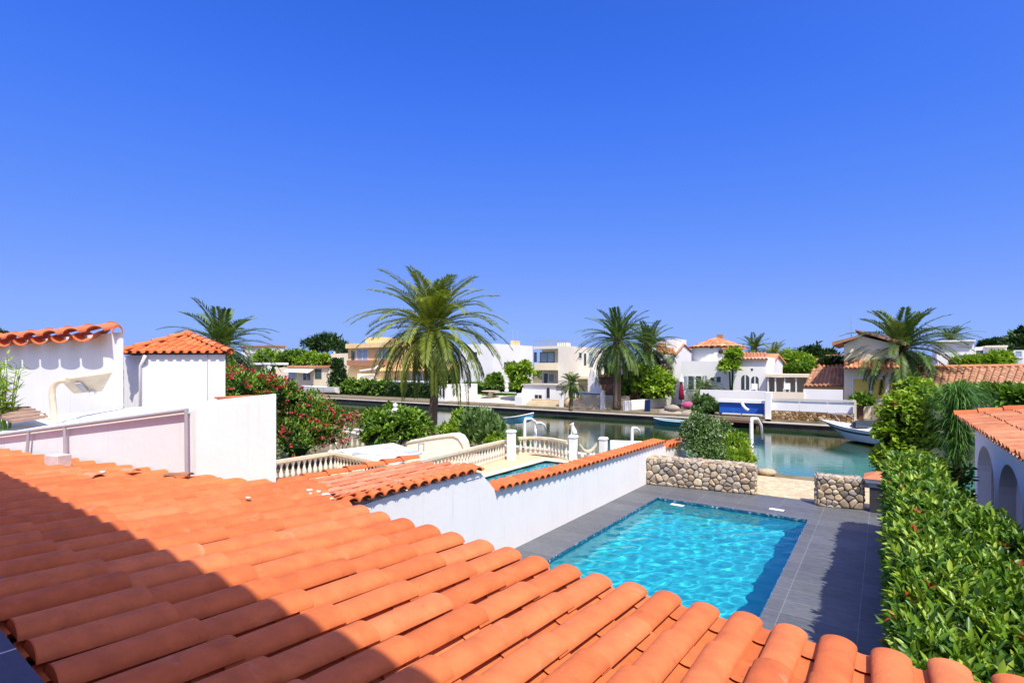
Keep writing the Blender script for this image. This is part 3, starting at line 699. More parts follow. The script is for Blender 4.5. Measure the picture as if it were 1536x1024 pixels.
# ------------------------------------------------------------------ barbecue with tiled top
a = onz(1296, 767, 0); bb = empty('barbecue', 'charcoal barbecue block with white collar and pale terracotta top beside the hedge', 'barbecue', (a.x+.45, a.y+.35, 0))
x, y = a.x+.02, a.y-.05
m_ = MB(); m_.box(x+.12, x+.95, y+.08, y+.8, 0, .78); m_.build('base', M['charcoal'], bb, bevel=.02)
m_ = MB(); m_.box(x+.10, x+.97, y+.06, y+.82, .78, .93); m_.build('steel_band', M['grey_metal'], bb, bevel=.008)
m_ = MB(); m_.box(x+.02, x+1.05, y-.02, y+.9, .93, 1.06); m_.build('collar', M['white_paint'], bb, bevel=.01)
m_ = MB(); m_.hexa([(x-.04, y-.08, 1.06), (x+1.1, y-.08, 1.06), (x+1.1, y+.96, 1.06), (x-.04, y+.96, 1.06), (x+.28, y+.3, 1.22), (x+.8, y+.3, 1.22), (x+.8, y+.6, 1.22), (x+.28, y+.6, 1.22)]); m_.build('tiled_cap', M['tile_dusty'], bb, bevel=.01)
# ------------------------------------------------------------------ hedge of glossy leaves along the deck
hx0, hx1, hy0, hy1, hz = .16, 1.80, 2.9, 17.2, 2.02
def hxr(Y): return np.where(Y < 9.3, hx1, np.maximum(1.05, hx1-(Y-9.3)*.36))
hg = empty('hedge', 'tall glossy green hedge with red young leaves along the right side of the pool deck', 'hedge', (.85, 10, 0))
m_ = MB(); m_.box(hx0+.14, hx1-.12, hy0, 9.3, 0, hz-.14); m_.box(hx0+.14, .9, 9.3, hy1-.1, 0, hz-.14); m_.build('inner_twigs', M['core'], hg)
def hedge_top(X, Y): return hz+.06*np.sin(Y*1.7+X*2)+.06*np.sin(Y*.63+1.3)+.05*np.sin(Y*4.1+X*5.3)+.10*(Y > 8.5)*np.minimum(1, (Y-8.5)/4)
def shoots(nsh, y0, y1, L, W, per, name):
    Pc = []; Nc = []
    for part, share in (('top', .66), ('left', .28), ('near', .03), ('right', .03)):
        k = int(nsh*share); 
        if part == 'top':
            Y = RNG.uniform(y0, y1, k); X = hx0+(hxr(Y)-hx0)*RNG.random(k); Zz = hedge_top(X, Y)+RNG.normal(0, .075, k)-.03; n = np.tile([0, 0, 1.], (k, 1))
            e = np.clip((hx0+.16-X)/.16, 0, 1); Zz -= e*.09
        elif part == 'left':
            Y = RNG.uniform(y0, y1, k); Zz = RNG.uniform(.03, 1, k)**.8*(hz+.02); X = hx0+.04+RNG.normal(0, .045, k)+.05*(1-Zz/hz); n = np.tile([-1., 0, .25], (k, 1))
        elif part == 'right':
            Y = RNG.uniform(y0, y1, k); Zz = RNG.uniform(.8, hz, k); X = hxr(Y)+RNG.normal(0, .05, k); n = np.tile([1., 0, .2], (k, 1))
        else:
            X = RNG.uniform(hx0, hx1, k); Zz = RNG.uniform(.3, hz, k); Y = np.full(k, hy1)+RNG.normal(0, .05, k); n = np.tile([0, 1., .2], (k, 1))
        Pc.append(np.stack([X, Y, Zz], 1)); Nc.append(n)
    Pc = np.concatenate(Pc); Nc = unit(np.concatenate(Nc)+RNG.normal(0, .28, (len(Pc) if False else sum(len(q) for q in Nc), 3)))
    k = np.repeat(np.arange(len(Pc)), per); m = len(k)
    ax = unit(Nc+np.array([0, 0, .35])); A_ = unit(np.cross(ax, rnd_dir(len(ax)))); B_ = np.cross(ax, A_)
    ang = np.tile(np.arange(per)*2.4, len(Pc))+RNG.uniform(0, .6, m)
    el = np.tile(np.linspace(.15, 1.15, per), len(Pc))+RNG.normal(0, .15, m)
    D_ = (A_[k]*np.cos(ang)[:, None]+B_[k]*np.sin(ang)[:, None])*np.cos(el)[:, None]+ax[k]*np.sin(el)[:, None]
    st = np.tile(np.linspace(-.05, .05, per), len(Pc))[:, None]
    P = Pc[k]+ax[k]*st*1.2
    young = np.clip(RNG.normal(.40, .23, len(Pc)), 0, .86)
    red = RNG.random(len(Pc)) < .018
    tone = young[k]+np.tile(np.linspace(-.12, .14, per), len(Pc))+RNG.normal(0, .06, m); tone = np.clip(tone, 0, .88)
    tone = np.where(red[k] & (np.tile(np.arange(per), len(Pc)) > per//2), RNG.uniform(.92, 1, m), tone)
    Nf = unit(ax[k]*1.0+np.array([0, 0, .3])+RNG.normal(0, .25, (m, 3)))
    Lk = L*(.6+.65*RNG.random(m)); 
    leaves(name, P, D_, Nf, Lk, Lk*W/L, tone, M['leaf_hedge'], hg, True, .18)
shoots(6000, hy0, 8.2, .13, .043, 8, 'near_foliage'); shoots(3400, 8.2, 12.6, .155, .055, 8, 'middle_foliage'); shoots(2600, 12.6, hy1, .175, .066, 8, 'far_foliage')
# taller leafy shrub and hanging grass tree past the hedge
def shrub(name, label, cat, blobs, n, L, Wd, mat, up=.35, core=.55, spread=.16, tone0=.5, flowers=None, wide=False, stem=None, clump=14, group=None, shell=.62, base=None):
    c = np.mean([b[0] for b in blobs], 0); zb = base if base is not None else min(b[0][2]-b[1][2] for b in blobs)
    t = empty(name, label, cat, (c[0], c[1], zb), group)
    m_ = MB()
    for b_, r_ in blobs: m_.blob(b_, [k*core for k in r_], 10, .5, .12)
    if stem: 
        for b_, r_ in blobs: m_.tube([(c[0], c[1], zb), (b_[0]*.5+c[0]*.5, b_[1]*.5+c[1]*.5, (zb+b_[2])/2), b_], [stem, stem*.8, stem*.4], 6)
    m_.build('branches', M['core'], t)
    bush_leaves('foliage', blobs, n, L, Wd, mat, t, clump=clump, up=up, spread=spread, tone0=tone0, wide=wide, shell=shell)
    for fl in (flowers or []):
        bush_leaves('blossom', blobs, fl[1], fl[2], fl[2]*.8, fl[0], t, clump=fl[3] if len(fl) > 3 else 7, up=.6, spread=.05, tone0=.5, shell=.92)
    return t
def B(px, py, Z, r): p = atZ(px, py, Z); return ((p.x, p.y, p.z), tuple(r) if isinstance(r, (tuple, list)) else (r, r, r))
shrub('leafy_shrub', 'broad bright green shrub with large leaves at the far end of the hedge', 'shrub',
      [B(1345, 700, 19.5, (.65, .7, .9)), B(1368, 655, 19.5, (.75, .8, .9)), B(1352, 622, 19.5, (.65, .7, .75)), B(1378, 606, 20.5, (.65, .7, .8)), B(1330, 690, 19.5, (.4, .5, .6)), B(1372, 588, 20.8, (.55, .6, .42)), B(1327, 652, 19.5, (.32, .4, .35)), B(1380, 715, 18.6, (.7, .6, .9))],
      9500, .20, .11, M['leaf_lime'], .2, .6, .2, .55, [(M['flower_red'], 60, .10)], True, .06, base=0)
def strands(name, label, cat, c, r, h, n, mat, L=1.6, seed=3, w=.02):
    rn = random.Random(seed); t = empty(name, label, cat, (c[0], c[1], 0)); m_ = MB()
    m_.tube([(c[0], c[1], 0), (c[0], c[1], h*.75)], [.16, .09], 8); m_.build('trunk', M['bark_dark'], t)
    g = MB()
    for i in range(n):
        a = rn.random()*2*PI; hd = Vector((math.cos(a), math.sin(a), 0)); q = rn.random()
        p = Vector(c)+Vector((0, 0, h*(.28+.72*rn.random()**.8)))+hd*r*.55*rn.random(); el = rn.uniform(.75, 1.5); ln = L*rn.uniform(.6, 1.15); pts = [p.copy()]
        for s_ in range(6):
            d_ = hd*math.cos(el)+Vector((0, 0, math.sin(el))); p = p+d_*ln/6; pts.append(p.copy()); el -= rn.uniform(.18, .52); el = max(el, -1.5)
        sd = Vector((-hd.y, hd.x, 0))*w; tone = rn.random()
        vs = []
        for k, p_ in enumerate(pts): f_ = 1-k/6.5; vs += [p_-sd*f_, p_+sd*f_]
        g.add(vs, [(2*k, 2*k+1, 2*k+3, 2*k+2) for k in range(6)], tone)
    g.build('foliage', mat, t); return t
p = atZ(1436, 600, 18.3)
strands('grass_tree', 'tall dark green plant of long drooping strands beside the arcade', 'plant', (p.x, p.y, 0), .62, 3.55, 3000, M['grass_strand'], 1.15, 3, .016)
# ------------------------------------------------------------------ arcade house on the right
AX, AY1, AY0, ATZ = 2.2, 20.4, 3.0, 2.86
ah = empty('arcade_house', 'white house with arched arcade and weathered tile roof behind the hedge', 'house', (6, 12, 0))
def arch_wall(mb, X, th, spans, z1, zs, ya, yb):
    """wall in plane X pierced by arches: spans (y0,y1), spring zs, semicircle-ish heads"""
    edges = sorted(spans); cur = ya
    for (a_, b_) in edges:
        mb.box(X, X+th, cur, a_, -.05, z1); cur = b_
        n = 14; r = (b_-a_)/2; cy = (a_+b_)/2; rise = zs[1]-zs[0]
        pts = [(cy-r*math.cos(PI*i/n), zs[0]+rise*math.sin(PI*i/n)) for i in range(n+1)]
        for (y0_, z0_), (y1_, z1_) in zip(pts, pts[1:]):
            mb.hexa([(X, y0_, z0_), (X+th, y0_, z0_), (X+th, y1_, z1_), (X, y1_, z1_), (X, y0_, z1), (X+th, y0_, z1), (X+th, y1_, z1), (X, y1_, z1)])
    mb.box(X, X+th, cur, yb, -.05, z1)
m_ = MB()
sp_ = [(17.15, 19.95), (14.0, 16.55), (10.7, 13.4), (7.4, 10.1), (4.1, 6.8)]
arch_wall(m_, AX, .3, sp_, ATZ, (1.55, 2.42), AY0, AY1)
m_.box(AX+.3, AX+3.2, AY1-.3, AY1, -.05, ATZ-.004)
m_.build('arcade_wall', mat_plain('bright_warm_stucco', (.92, .89, .82), .85, .15, .03, 1.2, .2, 50, stain=(.75, .72, .66), stain_amt=.25), ah)
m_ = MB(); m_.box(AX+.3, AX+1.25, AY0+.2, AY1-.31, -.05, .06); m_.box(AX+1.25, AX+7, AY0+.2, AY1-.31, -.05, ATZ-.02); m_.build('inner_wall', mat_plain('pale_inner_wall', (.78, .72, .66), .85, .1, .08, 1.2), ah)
cv, pc = MB(), MB(); sl_ = .17; up = Vector((-sl_, 0, 1)).normalized(); rws = []; Y = AY1+.42; pit = .30
while Y > 6:
    e = Vector((AX-.34, Y, 2.98)); a_ = Vector((AX+5.2, Y, 2.98+sl_*5.5)); rws.append((a_, e, Vector((0, 1, 0)), up, pit)); Y -= pit
tile_rows(cv, pc, rws, .62, 1.3, 8, .9)
cv.build('cover_tiles', M['tile_brown2'] if 'tile_brown2' in M else mat_tone('sunburnt_tile', [(0, (.36, .12, .055)), (.5, (.50, .19, .09)), (1, (.62, .28, .15))], .8, .2, 4, .3, .3, 40, ((.20, .13, .09), 1.1, .55, .55)), ah, smooth=True, auto=50)
pc.build('channel_tiles', M['tile_brown'], ah, smooth=True, auto=50)
rg = MB(); k = 0; X = AX-.42
while X < AX+5:
    z = 3.06+sl_*(X-AX+.34)
    arc_tile(rg, Vector((X+.62, AY1+.62, z+sl_*.62)), Vector((X, AY1+.62, z+.02)), Vector((0, 1, 0)), up, .13, .16, .1, .13, random.random()*.6, 10, .02); X += .56
rg.build('verge_tiles', M['tile'], ah, smooth=True, auto=50)
m_ = MB(); m_.hexa([(AX-.06, 5, 2.84), (AX+5.3, 5, 2.84+sl_*5.6), (AX+5.3, AY1+.5, 2.84+sl_*5.6), (AX-.06, AY1+.5, 2.84), (AX-.06, 5, 2.95), (AX+5.3, 5, 2.95+sl_*5.6), (AX+5.3, AY1+.5, 2.95+sl_*5.6), (AX-.06, AY1+.5, 2.95)]); m_.build('roof_deck', M['pan_bed'], ah)
# ------------------------------------------------------------------ left: neighbouring white annex, block, wall, tower
an = empty('white_annex', 'low white annex wall sloping down to the left behind the tiled roof', 'wall', (-11.5, 4, 0))
A0, A1 = Vector((-15.2, 2.58)), Vector((-9.34, 3.98))
zA = CZ-1.40; zB = CZ-.70
m_ = MB(); P0 = Vector((-16.6, 2.25)); zP = CZ-1.55
def ring(p, z): return (p.x, p.y, z)
bk = Vector((-2.75, 1.15)); bk0 = Vector((-2.9, .35))
m_.hexa([ring(P0, 0), ring(A1, 0), ring(A1+bk, 0), ring(P0+bk0, 0), ring(P0, zP), ring(A1, zB), ring(A1+bk, zB-.02), ring(P0+bk0, zP+.1)])
m_.build('wall_body', M['stucco_bounce_offset'], an)
bx = empty('white_block', 'tall plain white wall block at the end of the grey handrail', 'wall', (-9, 5, 0))
Bp, Bq = Vector((-9.34, 3.98)), Vector((-8.08, 4.68)); dn = Vector((-.865, .50))
m_ = MB(); zt0, zt1 = CZ-.655, CZ-.485
m_.hexa([ring(Bp, 0), ring(Bq, 0), ring(Bq+dn*.9, 0), ring(Bp+dn*.9, 0), ring(Bp, zt0), ring(Bq, zt1), ring(Bq+dn*.9, zt1+.03), ring(Bp+dn*.9, zt0+.05)])
m_.build('wall_body', M['stucco_bounce_offset'], bx, bevel=.02)
# handrail
hr = empty('handrail', 'grey steel handrail on short posts in front of the white annex', 'handrail', (-11, 3.3, 2.8))
fr = Vector((.2, -.85)).normalized()*.22
def wallhit(px, py, off=.07):
    r_ = ray(px, py); d_ = A1-P0; n_ = Vector((d_.y, -d_.x)).normalized(); q_ = P0+n_*off
    k_ = (q_.x*n_.x+q_.y*n_.y)/(r_.x*n_.x+r_.y*n_.y); return CAM+r_*k_
r0, r1 = wallhit(-60, 660), wallhit(281, 614.5)
m_ = MB(); m_.tube([r0, r0.lerp(r1, .5), r1], .034, 12); m_.build('rail', M['grey_metal'], hr, smooth=True, auto=50)
for px, pt, pb in ((43, 648, 686), (97, 641, 699), (279, 615, 712)):
    t_, b_ = wallhit(px, pt, .09), wallhit(px+(-3 if px < 60 else 1), pb, .09); m_ = MB(); m_.tube([b_, t_], .028, 10); m_.build('post', M['grey_metal'], hr, smooth=True, auto=50)
m_ = MB(); p = atZ(268, 711, 8.4); arc_tile(m_, p+Vector((-.22, -.10, -.02)), p+Vector((.24, .08, 0)), Vector((-.4, .9, 0)), Vector((0, 0, 1)), .06, .075, .035, .045, .1, 8); 
tag(m_.build('loose_roof_tile', M['tile_brown'], smooth=True, auto=50), 'dark loose roof tile at the foot of the right handrail post', 'roof tile')
p = atZ(87, 690, 9.0); m_ = MB(); m_.obox((p.x, p.y, p.z-.12), .34, .22, .22, .3); tag(m_.build('loose_brick', mat_plain('whitewashed_brick', (.56, .49, .47), .9, .1, .12, 8, .3, 40), bevel=.012), 'small whitewashed brick lying on the roof tiles by the middle handrail post', 'brick')
# house wall with tile coping (far left)
wr, wl_ = atZ(185, 560, 12.0), atZ(-40, 560, 17.0)
lh = empty('coped_house', 'white house wall at the far left topped by a row of terracotta tiles', 'house', (-18, 4.3, 0))
u_ = (Vector((wl_.x, wl_.y))-Vector((wr.x, wr.y))); 
ztop = CZ+.74
m_ = MB(); a2, b2 = Vector((wr.x, wr.y)), Vector((wl_.x, wl_.y)); nb = Vector((u_.y, -u_.x)).normalized()
na = Vector((a2.x, a2.y)).normalized()*1.5
m_.hexa([ring(a2, 0), ring(a2+na, 0), ring(b2+na, 0), ring(b2, 0), ring(a2, ztop+.09), ring(a2+na, ztop+.09), ring(b2+na, ztop+.03), ring(b2, ztop+.03)])
m_.build('wall_body', M['stucco'], lh)
cv, pc = MB(), MB(); d_ = (b2-a2); L_ = d_.length; dh = d_.normalized(); d3 = Vector((dh.x, dh.y, 0)); n3 = Vector((nb.x, nb.y, 0)); rws = []
k = 8; pit = L_/k; n4 = Vector((na.x, na.y, 0)).normalized()
for i in range(k):
    c = Vector((a2.x, a2.y, 0))+d3*(i+.5)*pit; hh = pit*.37*.30
    z = ztop+.12-.004*i
    rws.append((c+n4*1.0+Vector((0, 0, z+.26-hh*.6)), c-n3*.30+Vector((0, 0, z-hh*.6)), d3, (Vector((0, 0, 1))-n3*.16).normalized(), pit))
tile_rows(cv, pc, rws, .8, .5, 12, .30, True, .004, .62, .49)
cv.build('coping_tiles', M['tile'], lh, smooth=True, auto=50); pc.build('coping_channel_tiles', M['tile'], lh, smooth=True, auto=50)
rg = MB(); c = Vector((a2.x, a2.y, ztop+.06)); arc_tile(rg, c+n4*.5+d3*.27+Vector((0, 0, .06)), c-n4*.28+d3*.27, d3, Vector((0, 0, 1)), .24, .27, .16, .20, .35, 12, .06); rg.build('corner_tile', M['tile'], lh, smooth=True, auto=50)
# lamp on bent pole
lp = empty('gooseneck_lamp', 'cream flat-headed lamp on a bent pole in front of the white wall', 'lamp', atZ(84, 655, 11))
Zl = 11.0
m_ = MB(); pth = [atZ(86, 662, Zl)]+[atZ(x_, y_, Zl) for x_, y_ in ((83, 640), (80, 610), (78, 592), (79, 582), (83, 575), (90, 571), (101, 570))]
m_.tube(pth, [.055]*2+[.06]*6, 10); m_.build('pole', M['cream_paint'], lp, smooth=True, auto=60)
A_, B_, C_, D_ = atZ(97, 570, Zl), atZ(170, 558, Zl-.1), atZ(155, 588, Zl-1.0), atZ(110, 592, Zl-.9)
A_, B_, C_, D_ = atZ(89, 570, Zl), atZ(169, 558, Zl+.15), atZ(153, 588, Zl+.42), atZ(110, 591, Zl+.36)
nn = (B_-A_).cross(D_-A_).normalized(); 
if nn.y < 0: nn = -nn
m_ = MB(); m_.hexa([A_, B_, C_, D_]+[q+nn*.10 for q in (A_, B_, C_, D_)]); m_.build('lamp_head', M['cream_paint'], lp, bevel=.03)
m_ = MB(); q = A_.lerp(C_, .52)-nn*.004; e1 = (B_-A_).normalized()*.06; e2 = (D_-A_).normalized()*.14
m_.hexa([q-e1-e2-nn*.03, q+e1-e2-nn*.03, q+e1+e2-nn*.03, q-e1+e2-nn*.03, q-e1-e2, q+e1-e2, q+e1+e2, q-e1+e2]); m_.build('bracket', M['grey_metal'], lp)
m_ = MB(); q = atZ(139, 589, Zl+.36); m_.blob(q, .07, 8); m_.build('lamp_bulb', M['white_paint'], lp, smooth=True)
tp = empty('slatted_panel', 'faded brown slatted panel on a short arm beside the lamp pole', 'panel', atZ(35, 625, 11.2))
A_, B_, C_, D_ = atZ(-30, 612, 12.0), atZ(42, 609, 12.0), atZ(72, 623, 11.0), atZ(18, 631, 10.9)
nn = Vector((0, 0, 1)); m_ = MB()
m_.hexa([q-nn*.05 for q in (A_, D_, C_, B_)]+[A_, D_, C_, B_]); m_.build('tray', M['brown_panel'], tp)
for k in range(4):
    m_ = MB(); f_ = (k+.5)/4; p_, q_ = A_.lerp(D_, f_)+nn*.012, B_.lerp(C_, f_)+nn*.012; m_.tube([p_, q_], .018, 6); m_.build('slat_edge', M['brown_panel'], tp)
m_ = MB(); m_.tube([atZ(62, 622, 11.1), atZ(72, 628, 11), atZ(84, 626, 11)], .03, 8); m_.build('arm', M['cream_paint'], tp)
# tower with hipped roof
TZ = 16.0
tw = empty('hip_roof_tower', 'white stair tower with small hipped terracotta roof left of the palm', 'house', (-18, 8, 0))
fa, fb = atZ(213, 531, TZ), atZ(338, 531, TZ-.2); sd2 = Vector((fb.x-fa.x, fb.y-fa.y)); n2 = Vector((-sd2.y, sd2.x)).normalized(); fl = atZ(186, 531, TZ+1.1)
zt = CZ+.42
n2 = Vector((fb.x, fb.y)).normalized()
m_ = MB(); a2, b2 = Vector((fa.x, fa.y)), Vector((fb.x, fb.y))
m_.hexa([ring(a2, 0), ring(b2, 0), ring(b2+n2*2.6, 0), ring(a2+n2*2.6, 0), ring(a2, zt), ring(b2, zt), ring(b2+n2*2.6, zt), ring(a2+n2*2.6, zt)])
l2 = Vector((fl.x, fl.y)); m_.hexa([ring(l2-n2*.0, 0), ring(a2+n2*.5, 0), ring(a2+n2*2.4, 0), ring(l2+n2*2.4, 0), ring(l2, zt-.01), ring(a2+n2*.5, zt-.01), ring(a2+n2*2.4, zt-.01), ring(l2+n2*2.4, zt-.01)])
m_.build('wall_body', M['stucco'], tw)
m_ = MB(); m_.tube([(a2.x-.02, a2.y-.03, 2.0), (a2.x-.02, a2.y-.03, zt-.35), (a2.x+.25, a2.y, zt-.05)], .05, 8); m_.build('drain_pipe', M['white_paint'], tw, smooth=True)
m_ = MB(); qq = a2.lerp(b2, .79); nn2 = Vector((n2.x, n2.y))*-.008; m_.tube([(qq.x+nn2.x, qq.y+nn2.y, 3.3), (qq.x+nn2.x, qq.y+nn2.y, zt)], .012, 6); m_.build('wall_cable', M['grey_metal'], tw)
apx = atZ(281, 503, TZ+1.3); cv, pc = MB(), MB()
o_ = .14; du = sd2.normalized(); c0 = a2-du*.75-n2*o_; c1 = b2+du*o_-n2*o_; c2 = b2+du*o_+n2*(2.6+o_); c3 = a2-du*.75+n2*(2.6+o_)
ap = Vector((apx.x, apx.y, apx.z))
m_ = MB(); ze = zt+.03
m_.add([ring(c0, ze), ring(c1, ze), ring(c2, ze), ring(c3, ze), ap-Vector((0, 0, .08))], [(0, 1, 4), (1, 2, 4), (2, 3, 4), (3, 0, 4), (3, 2, 1, 0)]); m_.build('roof_deck', M['pan_bed'], tw)
def hip_face(e0, e1, apex, ze, pit, expo, cv, pc):
    e0 = Vector((e0.x, e0.y, ze)); e1 = Vector((e1.x, e1.y, ze)); L_ = (e1-e0).length; d = (e1-e0).normalized()
    tA = (apex-e0).dot(d); foot = e0+d*tA; upv = apex-foot; nrm = d.cross(upv).normalized()
    if nrm.z < 0: nrm = -nrm
    k = max(2, round(L_/pit)); rows_ = []
    for i in range(k):
        t = (i+.5)*L_/k; f_ = t/tA if t < tA else (L_-t)/(L_-tA)
        if f_ < .05: continue
        lo = e0+d*t; rows_.append((lo+upv*f_*.97, lo, d, nrm, L_/k))
    tile_rows(cv, pc, rows_, expo, .8, 7, .8)
for e0, e1 in ((c0, c1), (c1, c2), (c3, c0)): hip_face(e0, e1, ap, ze+.0, .27, .5, cv, pc)
cv.build('cover_tiles', M['tile'], tw, smooth=True, auto=50); pc.build('channel_tiles', M['tile'], tw, smooth=True, auto=50)
hm = MB()
for c in (c0, c1, c2):
    e = Vector((c.x, c.y, ze+.05)); d = (e-(ap+Vector((0, 0, .06)))); L_ = d.length; k = int(L_/.4); s_ = d.normalized().cross(Vector((0, 0, 1))).normalized(); up_ = s_.cross(d.normalized()); up_ = up_ if up_.z > 0 else -up_
    for i in range(k): arc_tile(hm, ap+Vector((0, 0, .06))+d*(i/k), ap+Vector((0, 0, .07))+d*((i+1.12)/k), s_, up_, .10, .13, .08, .11, random.random(), 8, .018)
hm.blob((ap.x, ap.y, ap.z+.08), (.16, .16, .1), 8); hm.build('hip_tiles', M['tile'], tw, smooth=True, auto=50)
q0, q1 = atZ(335, 596, 12.5), atZ(378, 596, 12.5); sc_ = Vector(((q0.x+q1.x)/2-.3, (q0.y+q1.y)/2+.3)); m_ = MB(); m_.obox((sc_.x, sc_.y, 0), .75, .9, 3.76, .2)
lw = empty('low_shed', 'small flat-topped white shed with tile edge behind the white block', 'shed', (sc_.x, sc_.y, 0)); m_.build('wall_body', M['stucco'], lw)
m_ = MB(); m_.obox((sc_.x, sc_.y, 3.762), .82, .97, .04, .2); m_.build('roof_edge', M['tile'], lw)
# bamboo-like plant at the far left
c = atZ(2, 600, 11.6); t = empty('bamboo', 'slender light green bamboo plant against the white wall at the far left', 'plant', (c.x, c.y, c.z-.6)); P=[];D_=[];N_=[]; st = MB(); rn = random.Random(4)
for i in range(26):
    a_ = rn.uniform(-.6, .6); b0 = Vector((c.x+rn.uniform(-.5, .25), c.y+rn.uniform(-.2, .2), c.z-.7)); tipp = b0+Vector((a_*.55+.12, rn.uniform(-.2, .2), rn.uniform(.9, 1.75)))
    st.tube([b0, b0.lerp(tipp, .5)+Vector((0, 0, .08)), tipp], [.012, .009, .004], 4)
    for k in range(17):
        f_ = rn.uniform(.2, 1); P.append(b0.lerp(tipp, f_)); D_.append(Vector((rn.uniform(-1, 1), rn.uniform(-1, 1), rn.uniform(-.5, .6)))); N_.append(Vector((rn.uniform(-.4, .4), rn.uniform(-.4, .4), 1)))
st.build('stems', M['leaf_lime'], t); leaves('foliage', np.array(P), np.array(D_), np.array(N_), RNG.uniform(.18, .34, len(P)), .05, .35+.65*RNG.random(len(P)), M['leaf_lime'], t)
# ------------------------------------------------------------------ helpers for the far bank (facades in planes Y = const or X = const, sized from the camera model)
def FR(px0, px1, pyt, pyb, Y):
    xm = (px0+px1)/2; ym = (pyt+pyb)/2
    return onY(px0, ym, Y).x, onY(px1, ym, Y).x, onY(xm, pyb, Y).z, onY(xm, pyt, Y).z
def fbox(mb, px0, px1, pyt, pyb, Y, dep, tone=.5, zb=None):
    x0, x1, z0, z1 = FR(px0, px1, pyt, pyb, Y); mb.box(x0, x1, Y, Y+dep, z0 if zb is None else zb, z1, tone); return x0, x1, z0, z1
M['glass'] = mat_plain('window_glass', (.045, .06, .075), .08, .6, .3, .8)
M['glass_blue'] = mat_plain('curtained_glass', (.28, .36, .44), .15, .6, .2, .8)
M['glass_yellow'] = mat_plain('yellow_curtain_glass', (.66, .50, .10), .3, .4, .15, .6, stain=(.30, .22, .06), stain_amt=.4)
M['frame'] = mat_plain('window_frame', (.74, .74, .72), .4, .4, .03, 2)
M['green_frame'] = mat_plain('green_shutter', (.05, .16, .08), .5, .4, .1, 3)
M['blue_panel'] = mat_plain('blue_tarpaulin', (.015, .10, .46), .45, .4, .12, 1.2, stain=(.05, .2, .6), stain_amt=.4)
M['navy'] = mat_plain('navy_cloth', (.01, .022, .10), .7, .2, .1, 3)
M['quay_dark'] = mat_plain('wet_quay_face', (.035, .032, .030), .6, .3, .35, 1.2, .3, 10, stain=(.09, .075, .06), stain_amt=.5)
M['quay_top'] = mat_plain('quay_coping', (.46, .42, .36), .85, .1, .12, .8, .1, 10, stain=(.30, .25, .2), stain_amt=.3)
M['beige_pave'] = mat_plain('beige_paving', (.62, .55, .45), .85, .1, .08, .6, .1, 10, stain=(.5, .42, .33), stain_amt=.3)
def window(par, px0, px1, pyt, pyb, Y, glass='glass', frame='frame', t=.09, mull=1, name='window'):
    x0, x1, z0, z1 = FR(px0, px1, pyt, pyb, Y); g = MB(); g.box(x0, x1, Y-.03, Y+.05, z0, z1); w = g.build(name, M[glass], par)
    if frame:
        f = MB(); y0, y1 = Y-.07, Y-.032
        f.box(x0-t, x0, y0, y1, z0-t, z1+t); f.box(x1, x1+t, y0, y1, z0-t, z1+t); f.box(x0, x1, y0, y1, z1, z1+t); f.box(x0, x1, y0, y1, z0-t, z0)
        for k in range(mull): xm = x0+(x1-x0)*(k+1)/(mull+1); f.box(xm-t*.4, xm+t*.4, y0, y1, z0, z1)
        f.build('frame', M[frame], w)
    return w
def window_x(par, X, px0, px1, pyt, pyb, glass='glass', frame='frame', t=.09, mull=1, name='window'):
    ym = (pyt+pyb)/2; a, b = onX(px0, ym, X), onX(px1, ym, X); xm = (px0+px1)/2; z0, z1 = onX(xm, pyb, X).z, onX(xm, pyt, X).z
    g = MB(); g.box(X-.05, X+.03, a.y, b.y, z0, z1); w = g.build(name, M[glass], par)
    if frame:
        f = MB(); y0, y1 = sorted((a.y, b.y)); f.box(X+.032, X+.07, y0-t, y0, z0-t, z1+t); f.box(X+.032, X+.07, y1, y1+t, z0-t, z1+t); f.box(X+.032, X+.07, y0, y1, z1, z1+t); f.box(X+.032, X+.07, y0, y1, z0-t, z0)
        f.build('frame', M[frame], w)
    return w
def tiled_slope(par, name, corners, pitch, expo, mat, thick=.12, ridge=None):
    """corners: eave-left, eave-right, top-right, top-left (3-D); barrel rows run from top to eave"""
    el, er, tr, tl = [Vector(c) for c in corners]; d = (er-el).normalized(); up = d.cross((tl+tr)/2-(el+er)/2).normalized(); up = up if up.z > 0 else -up
    k = max(2, round((er-el).length/pitch)); rows_ = []
    for i in range(k):
        f_ = (i+.5)/k; rows_.append((tl.lerp(tr, f_), el.lerp(er, f_), d, up, (er-el).length/k))
    m_ = MB(); tile_rows(m_, None, rows_, expo, .8, 5, .8); q = m_.build(name, mat, par, smooth=True, auto=50)
    b = MB(); b.hexa([p-up*thick for p in (el, er, tr, tl)]+[p+up*.0 for p in (el, er, tr, tl)]); b.build('roof_slab', M['tile_brown'], q)
    return q
def ZY(px, py, Y): return onY(px, py, Y)
# ------------------------------------------------------------------ far quay and planted bank
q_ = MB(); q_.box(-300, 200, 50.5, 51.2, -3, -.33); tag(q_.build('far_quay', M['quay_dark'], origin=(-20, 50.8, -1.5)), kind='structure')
q_ = MB(); q_.box(-300, 200, 50.35, 52.6, -.33, -.26); tag(q_.build('quay_path', M['quay_top'], origin=(-20, 51.5, -.3)), kind='structure')
x0, x1, _, _ = FR(655, 776, 590, 600, 54); q_ = MB(); q_.hexa([(x0, 52.6, -.5), (x1, 52.6, -.5), (x1, 60, -.5), (x0, 60, -.5), (x0, 52.6, -.25), (x1, 52.6, -.25), (x1, 60, .55), (x0, 60, .55)]); tag(q_.build('bank_paving', M['beige_pave']), kind='structure')
x0, x1, _, _ = FR(460, 655, 590, 600, 54); q_ = MB(); q_.box(x0, x1, 52.6, 55.6, -.5, -.18); tag(q_.build('promenade', M['beige_pave']), kind='structure')
